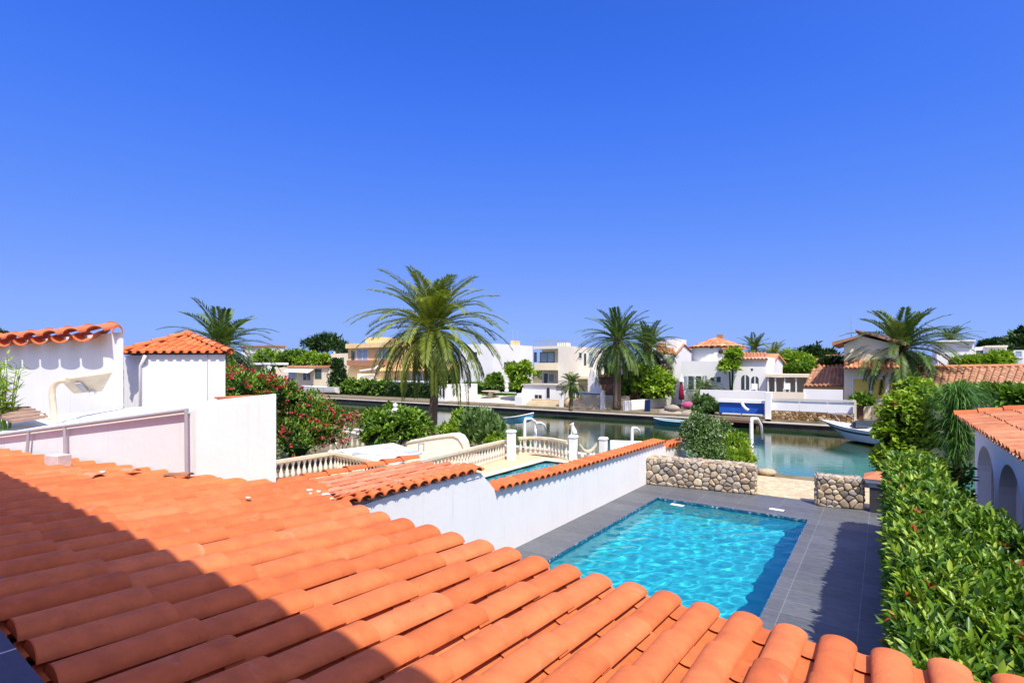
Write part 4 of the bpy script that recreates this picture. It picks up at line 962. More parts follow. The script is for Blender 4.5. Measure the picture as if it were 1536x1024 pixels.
la = MB(); x0, x1, _, _ = FR(690, 800, 586, 592, 61); la.box(x0-3, x1, 60, 66, -.5, .62); tag(la.build('lawn', mat_plain('lawn_grass', (.10, .20, .03), .95, .05, .3, 3, .4, 30), origin=(x0, 62, 0)), kind='structure')
def hedge_row(label, px0, px1, pyt, pyb, Y, dep, n, mat, L=.5, name='clipped_hedge'):
    x0, x1, z0, z1 = FR(px0, px1, pyt, pyb, Y); k = max(2, round((x1-x0)/2.0)); bl = []
    for i in range(k):
        x = x0+(x1-x0)*(i+.5)/k; hh = (z1-z0)*random.uniform(.46, .54)
        bl.append(((x, Y+dep/2, z0+hh), ((x1-x0)/k*.72, dep*.55, hh)))
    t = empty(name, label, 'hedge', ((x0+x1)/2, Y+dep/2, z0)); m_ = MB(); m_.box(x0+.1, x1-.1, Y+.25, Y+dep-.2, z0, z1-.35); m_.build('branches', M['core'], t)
    bush_leaves('foliage', bl, n, L, L*.5, mat, t, clump=10, spread=.22, shell=.8)
    return t
hedge_row('long clipped green hedge along the far quay left of the big palm', 492, 578, 572, 596, 56, 2.2, 2600, M['leaf_mid'])
hedge_row('dark clipped hedge behind the trunk of the big palm', 579, 654, 577, 598, 56, 2.0, 2200, M['leaf_dark'])
hedge_row('low round green hedge behind the pale bench on the far bank', 690, 772, 576, 587, 62, 2.0, 1500, M['leaf_mid'], .4)
# ------------------------------------------------------------------ A: ochre villa behind the big palm
A = empty('ochre_villa', 'ochre two-storey villa with brick balcony partly hidden by the big palm', 'house', ZY(590, 600, 62))
m_ = MB(); fbox(m_, 522, 606, 520, 600, 62, 9, zb=-.1); fbox(m_, 606, 652, 545, 600, 63, 8, zb=-.1); m_.build('wall', M['stucco_ochre'], A)
m_ = MB(); fbox(m_, 518, 600, 514, 521, 61.2, 10.5); fbox(m_, 548, 572, 506, 514, 65, 4); fbox(m_, 572, 612, 511, 516, 64, 6); m_.build('roof', mat_plain('ochre_fascia', (.80, .58, .30), .8, .1, .08, 1), A)
m_ = MB(); fbox(m_, 520, 576, 540, 548, 61.0, 1.0); m_.build('balcony', mat_plain('brick_parapet', (.42, .20, .12), .9, .1, .2, 3), A)
window(A, 536, 552, 524, 540, 62, 'glass_blue', 'frame', .12, 1); window(A, 527, 532, 526, 540, 62, 'glass', None); window(A, 568, 584, 524, 540, 62, 'glass_blue', 'frame', .12, 2)
p = [ZY(568, 557, 60.5), ZY(652, 557, 60.5), ZY(654, 537, 63.5), ZY(586, 537, 63.5)]; tiled_slope(A, 'sloping_roof', p, .55, .9, mat_tone('ochre_tile', [(0, (.62, .36, .14)), (1, (.76, .50, .24))], .8, .1, 1.5, .2))
m_ = MB(); a_, b_ = ZY(540, 556, 60.4), ZY(582, 537, 62.5); m_.tube([a_, ZY(562, 553, 60.5), b_], .16, 6); m_.build('white_verge', M['stucco_far'], A)
for px in (562, 590, 618, 640): window(A, px, px+16, 559, 576, 62.9, 'glass_blue', 'frame', .2, 1, 'sliding_door')
m_ = MB(); fbox(m_, 536, 560, 560, 580, 61, 2.0, zb=-.1); m_.build('side_wall', M['stucco_cream'], A)
Pb = empty('raised_pool', 'raised blue pool band with white rim behind the clipped hedge', 'swimming pool', ZY(560, 580, 59.2))
m_ = MB(); fbox(m_, 494, 652, 570.5, 572.5, 59, 3.0); m_.build('rim', M['white_paint'], Pb)
m_ = MB(); fbox(m_, 588, 652, 572.6, 579, 59.1, 2.7); m_.build('basin', mat_plain('pool_blue', (.03, .20, .42), .3, .4, .1, 1), Pb)
m_ = MB(); fbox(m_, 494, 587.9, 572.6, 600, 59.1, 2.5); m_.build('basin_wall', M['stucco_cream'], Pb)
w_ = MB(); fbox(w_, 656, 668, 577, 603, 53, 7, zb=-.3); tag(w_.build('garden_wall', M['stucco_far'], bevel=.03), 'white end wall of the quay garden right of the big palm trunk', 'wall')
w_ = MB(); fbox(w_, 669, 712, 577, 588, 66, .4, zb=0); tag(w_.build('garden_wall', M['stucco_far'], bevel=.02), 'low white garden wall with a lawn strip in front, right of the big palm', 'wall')
# round parasol-like table in front of the lawn
t = empty('stone_bench', 'pale stone table with curved top on the bank right of the big palm', 'table', ZY(736, 596, 58)); m_ = MB(); c = ZY(736, 588, 58); m_.lathe((c.x, c.y, c.z), [(.0, .0), (1.2, .1), (1.35, .2), (0, .25)], 14); m_.build('top', M['stone_cream'], t); m_ = MB(); m_.lathe((c.x, c.y, c.z-1.0), [(.35, 0), (.28, 1.05)], 10); m_.build('pedestal', M['stone_cream'], t)
# ------------------------------------------------------------------ B: low houses and boats at the left
Bh = empty('low_house', 'low flat-roofed terracotta-edged house with an awning, left on the far bank', 'house', ZY(440, 580, 66))
m_ = MB(); fbox(m_, 414, 494, 551, 585, 66, 7, zb=-.1); m_.build('wall', M['stucco_cream'], Bh); m_ = MB(); fbox(m_, 430, 492, 548, 551.5, 65.6, 8); m_.build('roof_edge', M['tile_far'], Bh)
m_ = MB(); a_, b_, c_, d_ = ZY(424, 557, 64), ZY(462, 559, 63), ZY(472, 553, 65.9), ZY(434, 552, 65.9); m_.hexa([q-Vector((0, 0, .08)) for q in (a_, b_, c_, d_)]+[a_, b_, c_, d_]); m_.build('awning', mat_plain('pale_awning', (.62, .68, .62), .8, .1, .05, 1), Bh)
window(Bh, 433, 444, 557, 569, 66, 'glass_blue', 'frame', .15); window(Bh, 455, 466, 559, 570, 66, 'glass', 'frame', .15); window(Bh, 473, 482, 554, 567, 66, 'glass', 'green_frame', .12)
Bw = empty('flat_roof_porch', 'thin white flat-roofed porch at the far left behind the oleander', 'porch', ZY(370, 580, 64))
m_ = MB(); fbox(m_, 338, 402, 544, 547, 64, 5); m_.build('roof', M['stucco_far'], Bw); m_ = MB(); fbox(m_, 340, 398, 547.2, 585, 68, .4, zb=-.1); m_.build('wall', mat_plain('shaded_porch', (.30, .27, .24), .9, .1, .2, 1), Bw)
for px in (350, 372, 396): m_ = MB(); fbox(m_, px, px+1.6, 547.2, 585, 64.2, .25, zb=-.1); m_.build('post', M['white_paint'], Bw)
m_ = MB(); fbox(m_, 374, 414, 566, 570, 62, .5); m_.build('railing', M['white_paint'], Bw)
def hull(name, label, cat, bow, stern, beam, h, mat, deckmat=None, group=None, stripe=None, cabin=False, up=.25, rake=0.0):
    """boat hull: bow and stern are waterline points, flared sheer rising to the bow"""
    bow, stern = Vector(bow), Vector(stern); L_ = (bow-stern).length; d = (bow-stern).normalized(); s_ = Vector((-d.y, d.x, 0)); Zv = Vector((0, 0, 1))
    t = empty(name, label, cat, stern.lerp(bow, .5), group); n = 14; rings = []
    for i in range(n+1):
        q = i/n; wid = beam/2*(1-max(0, (q-.35)/.65)**2.2)*(.86+.14*min(1, q*3)); sh = h*(.78+.22*q**1.6)+up*max(0, q-.5)**2; kz = -.18*h*(1-q**3)+sh*.75*max(0, (q-.72)/.28)**2.5
        wl = wid*.72
        c = stern+d*(L_*q); rk = d*(rake*q**3)
        rings.append([c+rk+s_*wid+Zv*sh, c+rk*.6+s_*(wid*.93)+Zv*(sh*.62+kz*.2), c+s_*wl+Zv*(kz*.6+.12*h), c+Zv*kz, c-s_*wl+Zv*(kz*.6+.12*h), c+rk*.6-s_*(wid*.93)+Zv*(sh*.62+kz*.2), c+rk-s_*wid+Zv*sh])
    m_ = MB(); vs = [p for r in rings for p in r]; m_.add(vs, [(i*7+j, i*7+j+1, (i+1)*7+j+1, (i+1)*7+j) for i in range(n) for j in range(6)]+[tuple(range(7))]); m_.build('hull', mat, t, smooth=True, auto=40)
    m_ = MB(); dv = []; 
    for r in rings: dv += [r[0]-Zv*.03*h, r[6]-Zv*.03*h]
    m_.add(dv, [(2*i, 2*i+1, 2*i+3, 2*i+2) for i in range(n)]); m_.build('deck', deckmat or M['white_paint'], t)
    m_ = MB(); m_.tube([r[0] for r in rings], .035*max(1, h), 6); m_.tube([r[6] for r in rings], .035*max(1, h), 6); m_.build('gunwale', M['white_paint'], t, smooth=True)
    if stripe:
        m_ = MB(); sv = []
        for r in rings: sv += [r[0].lerp(r[1], .55)+s_*.012, r[0].lerp(r[1], .92)+s_*.012]
        sv2 = []
        for r in rings: sv2 += [r[6].lerp(r[5], .55)-s_*.012, r[6].lerp(r[5], .92)-s_*.012]
        for V_ in (sv, sv2): m_.add(V_, [(2*i, 2*i+1, 2*i+3, 2*i+2) for i in range(n)])
        m_.build('stripe', stripe, t, smooth=True)
    if cabin:
        m_ = MB(); w = beam*.34; c0, c1 = stern+d*L_*.30, stern+d*L_*.55; z0 = h*.80
        m_.hexa([c0-s_*w+Zv*z0, c0+s_*w+Zv*z0, c1+s_*w*.7+Zv*z0, c1-s_*w*.7+Zv*z0, c0-s_*w+Zv*(z0+.55), c0+s_*w+Zv*(z0+.55), c1+s_*w*.45+Zv*(z0+.12), c1-s_*w*.45+Zv*(z0+.12)]); m_.build('windscreen', M['glass'], t)
    return t
hull('motor_boat', 'white motor boat moored on the far bank in front of the low house', 'boat', ZY(452, 588, 55), ZY(508, 588, 56), 2.3, 1.15, M['white_paint'])
hull('motor_boat', 'small white boat half hidden behind the red oleander on the far bank', 'boat', ZY(380, 586, 56), ZY(432, 586, 57), 2.1, 1.0, M['white_paint'])
# ------------------------------------------------------------------ C: white house behind the big palm on the right
def side_X(px_edge, py, Y): return onY(px_edge, py, Y).x
C = empty('white_house', 'tall plain white house with two chimneys just right of the big palm', 'house', ZY(740, 600, 64))
Xc = side_X(739, 550, 64); x0 = side_X(690, 550, 64); yb_ = onX(799, 550, Xc).y; z1 = onX(770, 517, Xc).z
m_ = MB(); m_.box(x0, Xc, 64, yb_, -.1, z1); m_.build('wall', M['stucco_far'], C)
for px in (775, 782): m_ = MB(); p = onX(px, 517, Xc); m_.box(p.x-1.0, p.x-.5, p.y-.3, p.y+.3, z1, z1+.75); ch = m_.build('chimney', M['stucco_ochre'], C); m_ = MB(); m_.tube([(p.x-.75, p.y, z1+.75), (p.x-.75, p.y, z1+2.6)], .03, 5); m_.build('aerial', M['grey_metal'], ch)
m_ = MB(); p = onX(785, 530, Xc); m_.box(Xc+.003, Xc+.5, p.y-.4, p.y+.4, 0, p.z); m_.build('buttress', M['stucco_far'], C)
window_x(C, Xc, 756, 760, 543, 552, 'glass', None); window(C, 703, 716, 528, 540, 64, 'glass', 'frame', .12)
# ------------------------------------------------------------------ D: middle house with balcony
D_h = empty('balcony_house', 'cream two-storey flat-roofed house with a balcony behind the moored boats', 'house', ZY(830, 600, 60))
Y = 60; Xd = side_X(848, 550, Y); x0 = side_X(800, 550, Y); yb_ = onX(908, 550, Xd).y; z1 = onY(825, 519, Y).z
m_ = MB(); xw = side_X(806, 550, Y); m_.box(x0, Xd, Y+2.2, yb_, -.1, z1); m_.box(Xd-1.1, Xd, Y, Y+2.2, -.1, z1); m_.box(x0, Xd-1.1, Y, Y+2.2, z1-.35, z1)
zf = onY(825, 551, Y).z; m_.box(x0, Xd-1.1, Y, Y+2.2, zf-.35, zf-.1); m_.build('wall', mat_plain('cream_white_render', (.74, .69, .58), .85, .1, .06, .5, .1, 20, stain=(.55, .48, .36), stain_amt=.3), D_h)
zb_ = onY(825, 544, Y).z; m_ = MB(); m_.box(x0+.3, Xd-1.11, Y-.2, Y-.02, zf-.35, zb_); m_.build('balcony', M['stucco_cream'], D_h)
m_ = MB(); zr = z1
for k in range(16): xk = x0+(Xd-x0)*k/15; m_.box(xk-.03, xk+.03, Y+.1, Y+.16, zr, zr+.75)
m_.box(x0, Xd, Y+.1, Y+.16, zr+.75, zr+.82); m_.box(Xd-.1, Xd-.04, Y, Y+6, zr+.75, zr+.82); m_.build('roof_railing', M['grey_metal'], D_h)
window(D_h, 811, 831, 529, 543, Y+2.2, 'glass_blue', 'green_frame', .1, 1); window(D_h, 801, 805, 528, 543, Y+2.2, 'glass', None); window(D_h, 816, 822, 560, 578, Y+2.2, 'glass', 'frame', .1, 0, 'door'); window(D_h, 824, 831, 561, 572, Y+2.2, 'glass_blue', 'frame', .1, 0)
window_x(D_h, Xd, 868, 872, 529, 537, 'glass', 'frame', .08); window_x(D_h, Xd, 883, 889, 529, 548, 'glass_blue', 'frame', .1); window_x(D_h, Xd, 876, 879, 530, 548, 'glass', None)
m_ = MB(); p = onX(857, 513, Xd); m_.box(Xd-2.2, Xd-.9, p.y, p.y+1.4, z1, z1+.5); m_.build('chimney', M['stucco_cream'], D_h)
m_ = MB(); p0_, p1_ = onX(866, 558, Xd), onX(905, 562, Xd); m_.box(Xd+.003, Xd+2.0, p0_.y, p1_.y, p0_.z-.9, p0_.z-.55); m_.box(Xd+1.6, Xd+1.9, p0_.y, p0_.y+.3, -.1, p0_.z-.9); m_.build('porch_slab', M['stucco_cream'], D_h)
# E: low annex with dark openings, terraced steps, garden walls
E_ = empty('garden_shed', 'small white garden shed with dark openings below the balcony house', 'shed', ZY(810, 600, 56))
m_ = MB(); x0, x1, z0, z1 = fbox(m_, 785, 834, 578, 603, 56, 3.0, zb=-.1); m_.build('wall', M['stucco_far'], E_); m_ = MB(); m_.box(x0-.2, x1+.3, 55.8, 59.3, z1, z1+.18); m_.build('roof', M['quay_top'], E_)
window(E_, 802.5, 813, 592, 597.5, 56, 'dark', 'frame', .08, 1); window(E_, 820, 825, 581.5, 597, 56, 'dark', 'frame', .06, 0, 'door')
w_ = MB(); fbox(w_, 772, 783, 594, 611, 52.7, 1.6, zb=-.3); fbox(w_, 775, 784, 590, 611, 54.2, 1.8, zb=-.3); tag(w_.build('gate_pillar', M['stucco_far'], bevel=.03), 'stout white quay pillar left of the stone steps', 'pillar')
for px, pt, lab in ((841, 590, 'slim white post right of the stone steps'), (903, 587, 'tall white post in front of the slipway')):
    w_ = MB(); fbox(w_, px-2.5, px+2.5, pt, 616, 52.9, .35, zb=-.3); fbox(w_, px-3, px+3, pt-1.5, pt, 52.85, .45); tag(w_.build('mooring_post', M['stucco_far'], bevel=.02), lab, 'post')
def steps(label, px0, px1, pyt, pyb, Y, n, name='stone_steps'):
    x0, x1, z0, z1 = FR(px0, px1, pyt, pyb, Y); m_ = MB(); z0 = -.26
    for k in range(n): m_.box(x0, x1, Y+k*.55, Y+n*.55, z0+(z1-z0)*k/n, z0+(z1-z0)*(k+1)/n, random.random())
    return tag(m_.build(name, mat_tone('sand_steps', [(0, (.50, .40, .24)), (1, (.62, .52, .36))], .85, .1, 1, .2), bevel=.01), label, 'steps')
steps('sandy stone steps between two white posts on the far quay', 786, 838, 600, 612, 53, 4)
steps('wide sandy slipway steps behind the tall white post', 856, 930, 594, 618, 53, 5, 'slipway_steps')
m_ = MB(); m_.blob((ZY(858, 606, 54).x, 54.2, .2), (1.3, .8, .9), 10, .5, .15); tag(m_.build('boulder', mat_plain('sandstone_rock', (.56, .40, .24), .9, .1, .2, 2, .4, 10), smooth=True), 'sandstone boulder below the small fan palm on the far quay', 'boulder')
# F: timber boathouse with curved white fin
Fh = empty('boathouse', 'dark brown timber boathouse with a curved white side wall', 'shed', ZY(915, 600, 59))
m_ = MB(); fbox(m_, 891, 936, 565, 592, 59, 4, zb=-.1); m_.build('wall', M['wood_dark'], Fh); m_ = MB(); fbox(m_, 888, 938, 561.5, 565, 58.6, 5); m_.build('roof', mat_plain('brown_roof', (.22, .12, .08), .8, .1, .15, 2), Fh)
m_ = MB(); pts = [ZY(x_, y_, 58.2) for x_, y_ in ((884, 600), (882, 575), (884, 560), (889, 553), (893, 560), (896, 573), (901, 584), (903, 600))]; m_.prism(pts, (0, .5, 0)); m_.build('curved_fin', M['stucco_far'], Fh)
window(Fh, 921, 928, 576, 589, 58.95, 'glass_blue', 'frame', .08, 0)
hull('dinghy', 'pale blue open dinghy lying on the slipway by the boathouse', 'boat', ZY(862, 592, 55.6), ZY(905, 594, 57), 1.3, .42, mat_plain('pale_blue_hull', (.18, .36, .52), .4, .4, .1, 1), M['stone_cream'])
# ------------------------------------------------------------------ G: houses behind the paired palms
G = empty('gabled_house', 'white house with pink trim and orange gable behind the paired palms', 'house', ZY(980, 600, 64))
m_ = MB(); x0, x1, _, z1 = fbox(m_, 930, 1011, 546, 600, 64, 8, zb=-.1); m_.build('wall', M['stucco_far'], G)
m_ = MB(); fbox(m_, 926, 1000, 548, 553, 62.6, 1.4); m_.build('porch_roof', mat_plain('pink_brown_fascia', (.42, .24, .19), .8, .1, .1, 1), G)
m_ = MB(); fbox(m_, 938, 952, 557, 572, 63.9, .15); m_.build('garage_door', mat_plain('rose_door', (.52, .25, .19), .7, .2, .1, 1), G)
m_ = MB(); fbox(m_, 999, 1015, 508, 545, 66, 4); m_.build('roof_room', M['stucco_far'], G)
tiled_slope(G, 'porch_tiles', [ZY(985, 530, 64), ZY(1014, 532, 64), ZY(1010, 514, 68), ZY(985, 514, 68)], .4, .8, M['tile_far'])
Xg = side_X(1012, 550, 64); a_, b_, c_ = onX(1012, 532, Xg), onX(1025, 517.5, Xg), onX(1037, 527, Xg)
m_ = MB(); m_.prism([(Xg, a_.y, -.1), (Xg, c_.y, -.1), (Xg, c_.y, c_.z), (Xg, b_.y, b_.z), (Xg, a_.y, a_.z)], (-4, 0, 0)); m_.build('gable_wall', M['stucco_far'], G)
m_ = MB(); m_.tube([(Xg+.05, a_.y-.2, a_.z-.05), (Xg+.05, b_.y, b_.z+.12), (Xg+.05, c_.y+.2, c_.z-.05)], .14, 6); m_.build('gable_trim', M['tile_far'], G)
window(G, 1003, 1008, 560, 572, 64, 'glass', 'green_frame', .1, 0); window(G, 990, 999, 540, 545, 64, 'glass', None)
# ------------------------------------------------------------------ I: white house with round tower
I = empty('round_tower_house', 'white house with a round tower and conical orange tile roof', 'house', ZY(1090, 600, 60))
Yi = 60; Xi = side_X(1150, 560, Yi); x0, x1, z0, z1 = FR(1022, 1150, 541, 600, Yi); yb_ = onX(1157, 545, Xi).y+2.5
m_ = MB(); m_.box(x0, Xi, Yi, yb_, -.1, z1); m_.box(x1-4.3, Xi-.003, Yi+.003, yb_-.003, z1, z1+.35); m_.build('wall', M['stucco_far'], I)
cx = (onY(1038, 530, Yi+3.4).x+onY(1113, 530, Yi+3.4).x)/2; rr = (onY(1113, 530, Yi+3.4).x-onY(1038, 530, Yi+3.4).x)/2*.97; cy = Yi+3.4; zt_ = onY(1076, 519.5, Yi).z
m_ = MB(); m_.lathe((cx, cy, z1-.05), [(rr, 0), (rr, zt_-z1)], 36); m_.build('tower', M['stucco_far'], I, smooth=True, auto=40)
m_ = MB(); za = onY(1076, 507.5, cy).z
k = 30
for j in range(k):
    a0_ = 2*PI*j/k; dv = Vector((math.cos(a0_), math.sin(a0_), 0)); sd_ = Vector((-dv.y, dv.x, 0)); e = Vector((cx, cy, zt_))+dv*(rr+.3); ap_ = Vector((cx, cy, za))+dv*.25; L3 = (e-ap_); 
    for q in range(3):
        w0, w1 = .36*(q+.2)/3, .36*(q+1.05)/3
        arc_tile(m_, ap_+L3*(q/3), ap_+L3*((q+1.1)/3)+Vector((0, 0, .04)), sd_, Vector((0, 0, 1)), w0*.8+.03, w1*.8+.03, .10, .13, random.random(), 5, .02)
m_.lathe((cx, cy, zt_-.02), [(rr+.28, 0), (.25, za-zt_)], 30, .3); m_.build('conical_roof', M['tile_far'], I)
m_ = MB(); m_.box(cx+.1, cx+.7, cy-.3, cy+.3, za-.2, za+.45); m_.build('chimney', M['tile_brown'], I)
def vent(px, py): 
    p = onY(px, py, cy); dx = p.x-cx; yv = cy-math.sqrt(max(.01, rr*rr-dx*dx)); p = onY(px, py, yv); g = MB(); g.lathe((p.x, yv+.05, p.z-.25), [(.0, 0), (.22, .05), (.24, .3), (0, .55)], 8); g.build('vent', M['dark'], I)
vent(1067, 519.5); vent(1081, 527)
for px0, px1 in ((1032.5, 1041), (1044, 1052)): window(I, px0, px1, 564, 584, Yi, 'glass', 'frame', .09, 0)
window(I, 1026, 1030, 564, 584, Yi, 'glass_blue', None); window(I, 1066, 1071, 566, 570, Yi, 'dark', None); window(I, 1075, 1081, 565, 573, Yi, 'glass', None)
def arched(par, px0, px1, pyt, pyb, Y):
    x0, x1, z0, z1 = FR(px0, px1, pyt, pyb, Y); r = (x1-x0)/2; cxx = (x0+x1)/2; rise = min(r, (z1-z0)*.4); pts = [(x0, Y-.03, z0), (x1, Y-.03, z0)]+[(cxx+r*math.cos(PI*i/10), Y-.03, z1-rise+rise*math.sin(PI*i/10)) for i in range(11)]
    g = MB(); g.prism(pts, (0, .09, 0)); w = g.build('arched_window', M['glass'], par); f = MB(); f.box(cxx-.06, cxx+.06, Y-.07, Y-.032, z0, z1-.02); f.build('mullion', M['frame'], w)
arched(I, 1112, 1124, 562, 584, Yi); arched(I, 1127, 1138, 564, 584, Yi)
window(I, 1126.5, 1129.5, 552.5, 555.5, Yi, 'dark', None)
# right tiled wing
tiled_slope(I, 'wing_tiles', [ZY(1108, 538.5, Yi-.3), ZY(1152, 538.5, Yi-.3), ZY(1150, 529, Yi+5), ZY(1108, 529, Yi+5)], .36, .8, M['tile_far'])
m_ = MB(); fbox(m_, 1083, 1113, 520.5, 523.5, Yi+.6, 2.2); m_.build('awning', M['tile_far'], I)
Jh = empty('gable_annex', 'white gable-ended annex right of the round tower house', 'house', ZY(1165, 600, 66))
Xj = side_X(1155, 560, 64); a_, b_, c_ = onX(1156, 552, Xj), onX(1166, 534, Xj), onX(1180, 550, Xj)
m_ = MB(); m_.prism([(Xj, a_.y, -.1), (Xj, c_.y, -.1), (Xj, c_.y, c_.z), (Xj, b_.y, b_.z), (Xj, a_.y, a_.z)], (-5, 0, 0)); m_.build('wall', M['stucco_far'], Jh)
m_ = MB(); m_.prism([(Xj+.2, a_.y, a_.z), (Xj+.2, b_.y, b_.z+.05), (Xj+.2, b_.y, b_.z+.3), (Xj+.2, a_.y-.4, a_.z+.1)], (-5.4, 0, 0)); m_.prism([(Xj+.2, b_.y, b_.z+.05), (Xj+.2, c_.y+.3, c_.z-.1), (Xj+.2, c_.y+.3, c_.z+.15), (Xj+.2, b_.y, b_.z+.3)], (-5.4, 0, 0)); m_.build('roof', M['tile_far'], Jh)
pg = empty('pergola', 'white pergola with a flat cream roof left of the tiled shed', 'pergola', ZY(1180, 600, 60))
m_ = MB(); fbox(m_, 1148, 1212, 561, 565.5, 59, 4.5); m_.build('roof', M['stucco_cream'], pg)
for px in (1151, 1162, 1176, 1193): m_ = MB(); fbox(m_, px, px+2, 565.6, 600, 59.2, .25, zb=-.1); m_.build('post', M['white_paint'], pg)
m_ = MB(); fbox(m_, 1150, 1210, 566, 600, 63.2, .3, zb=-.1); m_.build('back_wall', M['stucco_far'], pg)
def chair_(label, px, py, Y, mat):
    c = ZY(px, py, Y); t = empty('garden_chair', label, 'chair', (c.x, c.y, c.z), 'garden chairs on the far bank'); s_ = 1.0
    m_ = MB(); m_.box(c.x-.28, c.x+.28, c.y-.28, c.y+.28, c.z+.42, c.z+.47); m_.build('seat', mat, t); m_ = MB(); m_.box(c.x-.28, c.x+.28, c.y+.24, c.y+.29, c.z+.47, c.z+1.0); m_.build('backrest', mat, t)
    for a_ in (-.25, .25):
        for b_ in (-.25, .25): m_ = MB(); m_.box(c.x+a_-.025, c.x+a_+.025, c.y+b_-.025, c.y+b_+.025, c.z, c.z+.42); m_.build('leg', mat, t)
chair_('white garden chair under the pergola', 1180, 590, 56.5, M['white_paint']); chair_('white garden chair on the terrace by the arched windows', 1131, 590, 57, M['white_paint'])
# K: tiled shed
K = empty('tiled_shed', 'cream shed with a steep weathered orange tile roof', 'shed', ZY(1235, 600, 58))
m_ = MB(); fbox(m_, 1206, 1266, 577, 600, 58, 4.5, zb=-.1); m_.build('wall', M['stucco_ochre'], K)
tiled_slope(K, 'tiled_roof', [ZY(1206, 579, 57.5), ZY(1266, 579, 57.5), ZY(1266, 553, 62), ZY(1219, 553, 62)], .36, .8, M['tile_brown'])
tiled_slope(K, 'upper_roof', [ZY(1228, 555, 62.3), ZY(1266, 553, 62.3), ZY(1262, 541, 66), ZY(1224, 538, 66)], .4, .8, M['tile_far'])
K2 = empty('distant_roof', 'far white house edge seen above the tiled shed', 'house', ZY(1252, 560, 90)); m_ = MB(); fbox(m_, 1240, 1266, 533, 570, 90, 6, zb=-.1); m_.build('wall', M['stucco_far'], K2); m_ = MB(); fbox(m_, 1238, 1268, 531.5, 534, 89.5, 7); m_.build('roof', M['tile_far'], K2)
# L: tall cream house with yellow glazing, long brown roof
Lh = empty('cream_house', 'tall cream house with yellow curtained glazing behind the right palm', 'house', ZY(1310, 600, 57))
Yl = 57; x0, x1, z0, z1 = FR(1266, 1348, 523, 600, Yl); m_ = MB(); zr_ = onY(1300, 505, Yl).z; zl_ = onY(1268, 516, Yl).z
m_.prism([(x0, Yl, -.1), (x1, Yl, -.1), (x1, Yl, zr_-.8), (onY(1290, 505, Yl).x, Yl, zr_+.1), (x0, Yl, zl_)], (0, 8, 0)); m_.build('wall', M['stucco_cream'], Lh)
m_ = MB(); m_.prism([(x0-.9, Yl-.7, zl_-.15), (onY(1287, 505, Yl).x, Yl-.7, onY(1287, 507, Yl).z), (onY(1287, 505, Yl).x, Yl-.7, onY(1287, 504, Yl).z), (x0-.9, Yl-.7, zl_+.2)], (0, 9, 0)); m_.prism([(onY(1283, 500, Yl).x, Yl-.6, onY(1283, 496, Yl).z), (x1+.5, Yl-.6, zr_-.9), (x1+.5, Yl-.6, zr_-.55), (onY(1283, 500, Yl).x, Yl-.6, onY(1283, 494.5, Yl).z)], (0, 8.8, 0)); m_.build('roof', M['tile_brown'], Lh)
m_ = MB(); m_.tube([ZY(1277, 510, Yl+3), ZY(1277, 472, Yl+3)], .04, 5); m_.build('aerial', M['grey_metal'], Lh)
tiled_slope(Lh, 'porch_tiles', [ZY(1266, 552, Yl-1.2), ZY(1350, 552, Yl-1.2), ZY(1350, 541, Yl), ZY(1266, 541, Yl)], .34, .8, M['tile_far'])
window(Lh, 1280, 1303, 568, 598, Yl, 'glass_yellow', 'frame', .12, 0); window(Lh, 1308, 1328, 568, 598, Yl, 'glass_yellow', 'frame', .12, 0); window(Lh, 1333, 1346, 568, 598, Yl, 'glass_yellow', 'frame', .12, 0)
Lr = empty('brown_roof_house', 'long low house with a wide brown barrel tile roof at the right', 'house', ZY(1450, 610, 54))
zz = 0; tiled_slope(Lr, 'tiled_roof', [ZY(1352, 583, 54), ZY(1580, 592, 52), ZY(1600, 549, 60), ZY(1352, 552, 60)], .40, .8, M['tile_brown'])
m_ = MB(); x0, x1, _, _ = FR(1352, 1570, 590, 610, 54.5); m_.box(x0, x1, 54.6, 60, -.1, onY(1400, 584, 54.5).z-.1); m_.build('wall', M['stucco_cream'], Lr); m_ = MB(); a_, b_ = ZY(1352, 550.5, 60), ZY(1600, 547.5, 60); m_.tube([a_, b_], .16, 7); m_.build('ridge', M['tile_far'], Lr)
# white modern houses above the brown roof
Mh = empty('modern_house', 'large white cube house above the brown tile roof', 'house', ZY(1440, 560, 80)); Xm = side_X(1500, 530, 80)
m_ = MB(); fbox(m_, 1405, 1461, 512, 560, 80, 7, zb=-.1); m_.build('wall', M['stucco_far'], Mh); m_ = MB(); fbox(m_, 1403, 1464, 510, 512.2, 79.5, 8); m_.build('roof_slab', M['white_paint'], Mh); window(Mh, 1444, 1455, 533, 545, 80, 'glass_blue', 'frame', .15, 0); m_ = MB(); fbox(m_, 1436, 1459, 519.5, 520.6, 79.9, .15); m_.build('string_course', M['grey_render'], Mh)
Mh2 = empty('modern_house', 'white house with a grey garage opening and thin roof right of the cube house', 'house', ZY(1490, 560, 84))
m_ = MB(); fbox(m_, 1463, 1510, 520, 560, 84, 7, zb=-.1); m_.build('wall', M['stucco_far'], Mh2); m_ = MB(); fbox(m_, 1478, 1512, 518, 520.5, 83.3, 8); m_.build('roof_slab', M['stucco_cream'], Mh2); window(Mh2, 1464, 1475, 525.5, 536, 84, 'glass', 'frame', .15, 0, 'garage'); window(Mh2, 1482, 1487, 528, 534, 84, 'glass', 'frame', .12, 0)
Mh3 = empty('modern_house', 'white rounded-corner house at the far right edge above the brown roof', 'house', ZY(1535, 560, 78))
m_ = MB(); fbox(m_, 1518, 1570, 525, 560, 78, 7, zb=-.1); m_.build('wall', M['stucco_far'], Mh3, bevel=.8, seg=4); window(Mh3, 1523, 1532, 527, 535, 78, 'glass_blue', 'frame', .15, 0)
